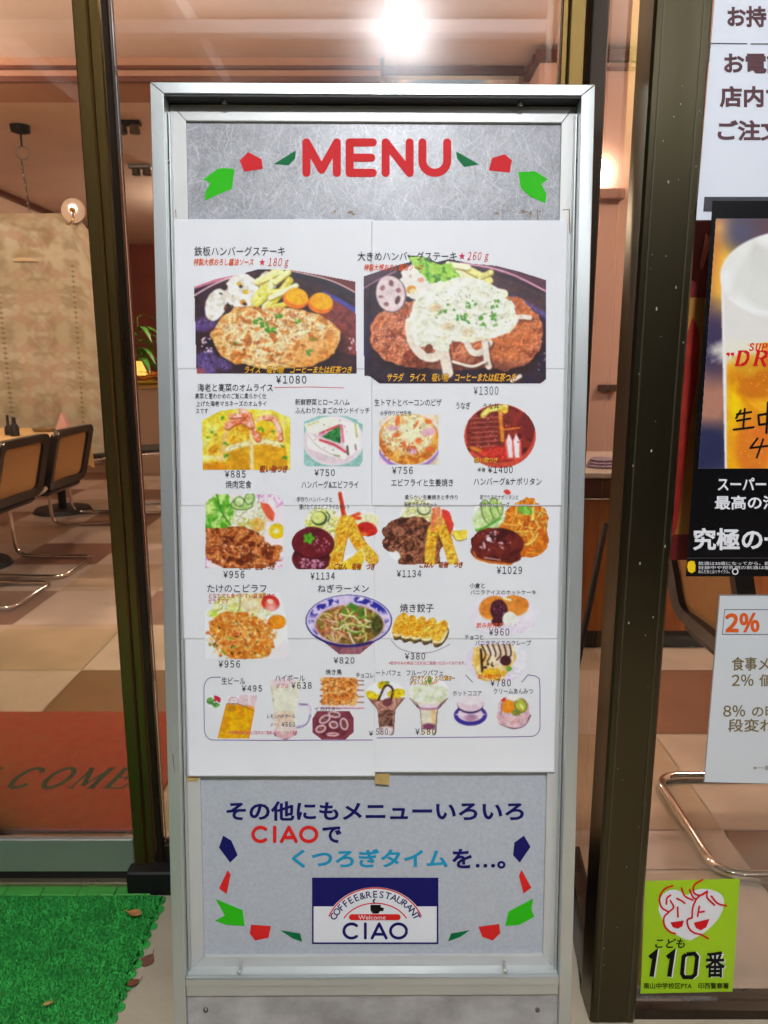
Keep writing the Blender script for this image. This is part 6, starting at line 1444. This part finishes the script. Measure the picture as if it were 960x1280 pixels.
# =================================================================== POSTERS ON THE GLASS
YW = YP + .027
def onW(dz): return lambda x, y, d=0.0: on_Y(x, y, YW - dz) - np.stack([np.zeros_like(np.asarray(d) + 0.0 * np.asarray(x)), np.asarray(d) + 0.0 * np.asarray(x), np.zeros_like(np.asarray(x) + 0.0)], -1)
def sheet_px(name, pts, dz, th, m, label, cat, group='posters on the shop window'):
    q = [on_Y(np.array(float(x)), np.array(float(y)), YW - dz) for x, y in pts]
    o = MB(); n = len(q); vs = [tuple(p) for p in q] + [(p[0], p[1] + th, p[2]) for p in q]
    o.add(vs, [tuple(range(n)), tuple(range(2 * n - 1, n - 1, -1))] + [(i, (i + 1) % n, n + (i + 1) % n, n + i) for i in range(n)])
    o = o.build(name, m); return tag(o, label, cat, group)
ps_paper = mat('poster_white', (222, 228, 236), .35, 0, var=.01, vscale=5, spec=.4)
lp = [(894.5, -14), (1120, -14), (1120, 275), (870, 275)]
tp = sheet_px('takeout_poster', lp, .001, .0008, ps_paper, 'white poster with brown Japanese lines at the top of the right window', 'poster')
def ptext(t, bb, m, parent, dz, off=.02, sh=0.0, name='lettering'):
    x, y, f = text_px(t, *bb, off, sh); return flat_mesh(name, x, y, f, onW(dz), I[m], parent, TZ)
ptext('お持ち帰り', (909, 7.5, 1030, 34.5), 'tx', tp, .0015, .03); ptext('お電話で', (905, 65.5, 1013, 92), 'tx', tp, .0015, .03)
ptext('店内でも', (899.5, 107.5, 1010, 134.5), 'tx', tp, .0015, .03); ptext('ご注文を', (897, 150, 1006, 176), 'tx', tp, .0015, .03)
strokes_px('rule_line', [[(888.5, 54.3), (934, 54.6)], [(938.5, 54.8), (1100, 55.5)]], 1.3, onW(.0015), I['gl'], tp, cap=False)
poly_px('grey_band', [(880.5, 246), (1120, 246), (1120, 264.5), (879, 264.5)], onW(.0015), I['gl'], tp)
# beer poster
bp = sheet_px('beer_poster', [(891, 251), (1125, 251), (1110, 720.5), (857.5, 720.5)], .003, .001, mat('poster_black', (13, 12, 14), .25, 0, spec=.5), 'black framed poster of a foaming beer glass on the right window', 'poster')
P = Pic(870, 272, 1000, 587, step=.7); P.grain = .15
bt = np.clip((P.Y - 272) / 315, 0, 1)[..., None]
P.c = P.tex([(90, 70, 80), (120, 96, 100), (70, 66, 96)], 60, 3, 2)
for a, c in (((905, 345, 22, 42), (238, 190, 70)), ((900, 285, 14, 12), (214, 170, 120)), ((890, 320, 10, 40), (206, 130, 60)), ((884, 500, 30, 40), (170, 120, 100)), ((880, 560, 40, 30), (40, 44, 76)), ((890, 430, 20, 40), (60, 50, 80)), ((925, 290, 16, 20), (80, 80, 100))): P.put(P.e(*a, soft=22), c)
gl = P.poly([(901, 340), (905, 330), (1000, 330), (1000, 590), (906, 590)]); P.put(gl, (222, 220, 214))
P.put(P.e(1000, 345, 100, 58, 0, 2), P.tex([(206, 206, 196), (226, 226, 220), (232, 234, 230)], 50, 4, 2))
P.put(P.e(1002, 348, 86, 46, 0, 8) * .7, (214, 216, 208)); P.put(P.st([(912, 372), (930, 384), (965, 392), (1000, 394)], 4, 3) * .7, (236, 238, 236))
beer = P.poly([(908.5, 432), (1000, 425), (1000, 590), (908.5, 590)]); P.put(beer, P.tex([(222, 150, 20), (240, 180, 30), (230, 130, 40)], 40, 6, 3))
P.put(beer * np.clip(1 - np.abs(P.X - 919) / 12, 0, 1), (248, 206, 10)); P.put(P.e(945, 470, 30, 26, 0, 14, wob=.8, ws=24) * .7 * beer, (186, 92, 20)); P.put(P.e(940, 560, 26, 40, 0, 18) * beer * .8, (214, 112, 40)); P.put(P.e(922, 440, 30, 14, 0, 10, wob=.6), (226, 224, 206)); P.put(P.e(935, 455, 20, 14, 0, 8, wob=.8) * .8, (214, 160, 40))
P.put(P.st([(904, 345), (905, 440), (907.5, 590)], 2.2), (232, 228, 226)); P.specks(60, 945, 520, 34, 60, [(250, 210, 90)], (.5, 1.2), .6)
P.only(P.poly([(894.5, 273), (1090, 273), (1090, 586), (872.5, 586)])); grid_object('beer_photo', P.X, P.Y, P.c, P.m, lambda x, y: on_Y(x, y, YW - .0034), M['print'], bp)
up = lambda fn: (lambda x, y, d=0: fn(x, -np.asarray(y), d))
serif('lettering', 'SUPER', 935.5, -438, 6.6, 8.5, 1.3, .75, up(onW(.0038)), I['sr'], bp, .3)
serif('lettering', 'DRY', 918, -456.5, 17, 17.5, 6, 1.9, up(onW(.0038)), I['sr'], bp, .25)
for k in range(2): poly_px('lettering', [(908 + k * 5.4, 441), (912 + k * 5.4, 440.5), (912.4 + k * 5.4, 443.5), (909.4 + k * 5.4, 448), (910.5 + k * 5.4, 444.5), (908 + k * 5.4, 444)], onW(.0038), I['sr'], bp)
# hand written price
strokes_px('handwriting', [[(926, 513), (920, 523)], [(921, 518), (939, 515)], [(931, 511), (929, 535)], [(921, 526), (938, 523)], [(917, 537), (942, 534)]], 2.6, onW(.0038), I['vk'], bp)
strokes_px('handwriting', [[(948, 519), (949, 531)], [(948, 519), (972, 515), (970, 528), (949, 531)], [(960, 503), (958, 541)]], 3, onW(.0038), I['vk'], bp)
strokes_px('handwriting', [[(947, 548), (938, 560), (962, 557)], [(954, 549), (946, 572)]], 2.6, onW(.0038), I['vk'], bp)
ptext('スーパードライ', (897, 597, 1005, 613.5), 'white', bp, .0036, .02); ptext('最高の泡を', (893.5, 619.5, 992, 637), 'white', bp, .0036, .02); ptext('究極の一杯', (866, 660, 1015, 688), 'white', bp, .0036, .025)
strokes_px('rule_line', [[(858, 697.5), (1100, 697.5)]], .6, onW(.0036), I['gl'], bp, cap=False)
poly_px('hand_icon', [(860, 703), (863, 701), (868, 701.5), (869.5, 707), (869, 714), (865, 716.5), (860.5, 714.5), (859, 708)], onW(.0036), I['yel'], bp)
for k, t in enumerate(('飲酒は20歳になってから。飲酒運転は法律で', '妊娠中や授乳期の飲酒は胎児や乳児に', 'のんだあとはリサイクル。')): ptext(t, (873, 702 + k * 5.2, (1010, 1000, 912)[k], 706.4 + k * 5.2), 'white', bp, .0036, .0)
strokes_px('recycle_mark', [arc(919, 714.5, 3.4, 3.4, 0, 360, 14)], 1.4, onW(.0036), I['white'], bp, cap=False)
# tax notice in a clear sleeve
nt_ = sheet_px('tax_notice', [(899, 743.5), (1080, 743.5), (1070, 982), (879.5, 977.5)], .001, .001, mat('notice_paper', (212, 218, 222), .25, 0, var=.01, spec=.5), 'laminated white notice about two percent on the right window', 'notice')
strokes_px('frame_line', [[(906, 762), (1040, 762), (1040, 793), (903, 793), (906, 761.5)]], .7, onW(.0015), I['gl'], nt_, cap=False)
ptext('2%', (906, 766, 949.5, 790.5), 'or_', nt_, .0015, .035); ptext('食事メニュー', (914.5, 821, 1010, 838.5), 'ol', nt_, .0015, .012); ptext('2%', (914.5, 843, 942, 857.5), 'ol', nt_, .0015, .014); ptext('値引き', (949, 842.5, 1000, 858), 'ol', nt_, .0015, .012)
ptext('8%', (904, 881.5, 931.5, 896), 'ol', nt_, .0015, .014); ptext('の時と値', (940, 882, 1006, 896.5), 'ol', nt_, .0015, .012); ptext('段変わらず', (910, 898.5, 1008, 915), 'ol', nt_, .0015, .012); ptext('※一部の商品', (941.5, 957, 990, 962.5), 'ol', nt_, .0015, .0)
strokes_px('sleeve_edge', [[(899.5, 744), (880, 977)], [(899.5, 744), (1079, 744)]], 1.2, onW(.0016), mat('clear_edge', (150, 150, 152), .2, .3), nt_, cap=False)
# safety sticker
st_ = sheet_px('safety_sticker', [(806.5, 1101.5), (924.5, 1098.5), (915.5, 1239.5), (800.5, 1242)], .001, .0005, mat('sticker_lime', (160, 206, 12), .3, 0, spec=.5), 'lime green sticker with a heart of two faces and the number 110', 'sticker')
hpts = [(823, 1138), (826, 1122), (836, 1113), (848, 1113), (858, 1119), (866, 1114), (878, 1111), (892, 1113), (903, 1120), (905, 1132), (898, 1148), (884, 1163), (868, 1173), (862, 1175.5), (850, 1171), (834, 1160)]
poly_px('heart', cr(hpts + hpts[:1], 3)[:-1], onW(.0014), I['white'], st_)
fc_ = [[(841, 1107), (830, 1112), (824.5, 1123), (827, 1134), (836, 1140)], [(836, 1140), (830, 1147), (831, 1158), (838, 1165), (844, 1167)], [(836, 1140), (842, 1134), (838, 1126)], [(833, 1130), (833.5, 1123), (838, 1119)], [(847, 1134), (847.5, 1146)], [(846, 1123), (852, 1126), (856, 1129)], [(852, 1110), (856, 1120), (866, 1125)], [(862, 1112), (866, 1121), (870, 1124)],
       [(878, 1099.5), (868, 1106), (867.5, 1116), (876, 1119), (884, 1114)], [(884, 1114), (872, 1122), (866, 1134), (865, 1147)], [(865, 1147), (859, 1150), (861, 1160), (868, 1166), (876, 1168), (885, 1173)], [(874, 1133), (872, 1145)], [(884, 1114), (884, 1122), (893, 1131)], [(889, 1120), (897, 1129), (908, 1132)], [(875, 1140), (880, 1139)]]
strokes_px('face_line', [cr(f_, 5) for f_ in fc_], 2.3, onW(.0018), I['sr'], st_)
poly_px('mouth', [(838, 1153), (855, 1150.5), (853, 1158), (847, 1161), (841, 1159)], onW(.0018), I['sr'], st_); poly_px('mouth', [(867, 1153.5), (887, 1148.5), (883, 1159), (876, 1163), (870, 1160)], onW(.0018), I['sr'], st_)
ptext('こども', (819, 1173, 856, 1185), 'vk', st_, .0018, .015, .2)
for dxy, m, dz in ((1.6, 'white', .0015), (0, 'vk', .0019)):
    w_ = 5.6; q = 1.6
    for x in (811, 833):
        strokes_px('numeral', [[(x + 1 + dxy, 1197 + dxy * .4), (x + 8 + dxy, 1191.5 + dxy * .4), (x + 3.5 + dxy, 1221 + dxy * .4)]], w_, onW(dz), I[m], st_, cap=False)
    strokes_px('numeral', [[(858 + dxy, 1193), (868 + dxy, 1192), (871.5 + dxy, 1196), (869 + dxy, 1218), (865 + dxy, 1221.5), (855 + dxy, 1221.5), (852.5 + dxy, 1217), (854.5 + dxy, 1196), (858 + dxy, 1193)]], w_ * .9, onW(dz), I[m], st_, cap=False)
ptext('番', (883, 1190, 908, 1222.5), 'white', st_, .0015, .03); ptext('番', (881.5, 1189, 906.5, 1222), 'vk', st_, .0019, .02)
ptext('南山中学校区PTA　印西警察署', (804.5, 1228.5, 911, 1236), 'vk', st_, .0018, .012)
